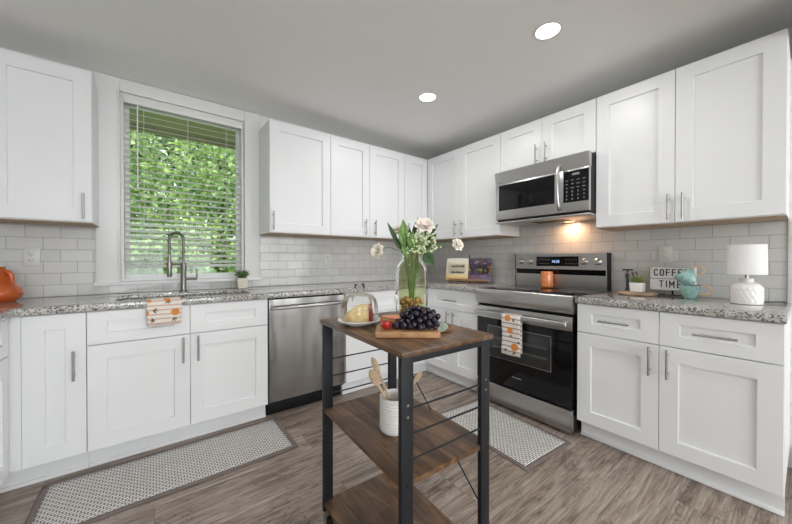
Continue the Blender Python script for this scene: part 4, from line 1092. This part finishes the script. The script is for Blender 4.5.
word([(c, -.094 + i * .0315, .0225) for i, c in enumerate('COFFEE')], .130, .046)
word([('T', -.066, .024), ('I', -.030, .0062), ('M', -.013, .028), ('E', .027, .022)], .053, .046)
g = G(); g.box(-.005, .005, .0, .006, .004, .034, .001); g.box(-.11, .11, -.012, .018, 0, .005, .001); g.out('stand', 'black_metal', sg)

# teal cups
M['teal'] = plain('teal_glaze', (.32, .54, .50), .2, var=.35, vs=18, coat=.4)
def cup(label, loc, rot):
    t = thing('teal_cup', label, 'cup', loc, 0); t.rotation_euler = rot
    G().lathe([(0, .004), (.026, .002), (.034, 0), (.036, .004), (.044, .018), (.055, .045), (.060, .075), (.0615, .092), (.0585, .0925), (.057, .075), (.052, .045), (.04, .02), (0, .012)], n=40, mod=lambda a, z: 1 + .012 * math.cos(12 * a)).out('bowl', 'teal', t)
    g = G(); g.lathe([(.0617, .089), (.0622, .0935), (.058, .0945), (.0575, .0915)], n=40, mod=lambda a, z: 1 + .012 * math.cos(12 * a)); g.out('rim_band', 'leaf_dark' if False else 'teal', t)
    g = G(); pts = []
    for i in range(15):
        s = i / 14; an = math.radians(120 - 235 * s); pts.append((.085 + .030 * math.cos(an) + .0, 0, .060 + .032 * math.sin(an)))
    pts = [(.058, 0, .080)] + pts + [(.050, 0, .022)]
    g.tube(pts, .0058, 8); g.out('handle', 'gold', t)
    return t
lc_ = cup('lower teal cup with gold handle, standing on the counter', (-.160, -2.530, ZC + .0005), (0, 0, math.radians(-90)))
uc_ = cup('upper teal cup with gold handle, tilted inside the other cup', (-.160, -2.541, ZC + .092), (0, 0, 0))
for c_ in (lc_, uc_): c_.scale = (.84, .84, .84)
uc_.rotation_mode = 'QUATERNION'
uc_.rotation_quaternion = Quaternion((1, 0, 0), math.radians(-37)) @ Quaternion((0, 0, 1), math.radians(-90))

# table lamp
lm = thing('table_lamp', 'white table lamp with drum shade and quilted ceramic base', 'lamp', (-.262, -2.776, ZC + .0005))
def quilt(a, z):
    return 1 + .055 * (abs(math.sin(9 * a + z * 75)) * abs(math.sin(9 * a - z * 75))) * (1 if .01 < z < .1 else 0)
prof = [(0, 0), (.055, 0), (.060, .003)] + [(.0605 - .0005 * abs(i - 8) / 8, .006 + i * .0052) for i in range(16)] + [(.058, .093), (.053, .103), (.044, .111), (.032, .116), (.027, .119), (.0265, .135), (.028, .138), (0, .138)]
G().lathe(prof, n=108, mod=quilt).out('base', 'ceramic', lm)
G().cyl((0, 0, .137), (0, 0, .21), .007, n=14).out('neck', 'nickel', lm)
g = G(); g.lathe([(.0745, .160), (.0755, .160), (.0725, .318), (.0715, .318), (.0745, .160)], n=56); g.out('shade', 'shade', lm)
g = G()
for a in (0, 2.094, 4.189): g.cyl((0, 0, .205), (.0725 * math.cos(a), .0725 * math.sin(a), .30), .0015, n=6)
g.out('shade_spider', 'nickel', lm)
G().ball((0, 0, .232), .024, (1, 1, 1.25), n=12).out('bulb', 'ceramic', lm)
# lamp cord along the counter
lc = tag(G().tube([(-.20, -2.80, ZC + .004), (-.13, -2.835, ZC + .0035), (-.09, -2.855, ZC + .004), (-.05, -2.88, ZC + .005), (-.022, -2.90, ZC + .004)], .0025, 6).out('power_cord', 'black', None), 'dark thin lamp cord lying on the counter by the right wall end', 'cord')

# ------------------------------------------------------------------ groups of repeats
GROUPS = {'base_cabinet': 'white base cabinets', 'wall_cabinet': 'white wall cabinets', 'countertop': 'granite countertops', 'ceiling_light': 'recessed ceiling lights',
          'wall_outlet': 'wall outlets on the tiles', 'kitchen_mat': 'woven kitchen mats', 'teal_cup': 'stacked teal cups', 'dish_towel': 'printed dish towels',
          'white_rose': 'white roses in the vase', 'leafy_sprig': 'leafy sprigs in the vase', 'blossom_spray': 'blossom sprays in the vase', 'leafy_tree': 'trees outside the window',
          'wooden_spoon': 'wooden utensils in the canister', 'wooden_spatula': 'wooden utensils in the canister', 'potted_succulent': 'small potted plants', 'potted_plant': 'small potted plants'}
for o in list(S.objects):
    k = o.name.split('.')[0]
    if o.parent is None and 'category' in o and k in GROUPS and 'group' not in o: o['group'] = GROUPS[k]
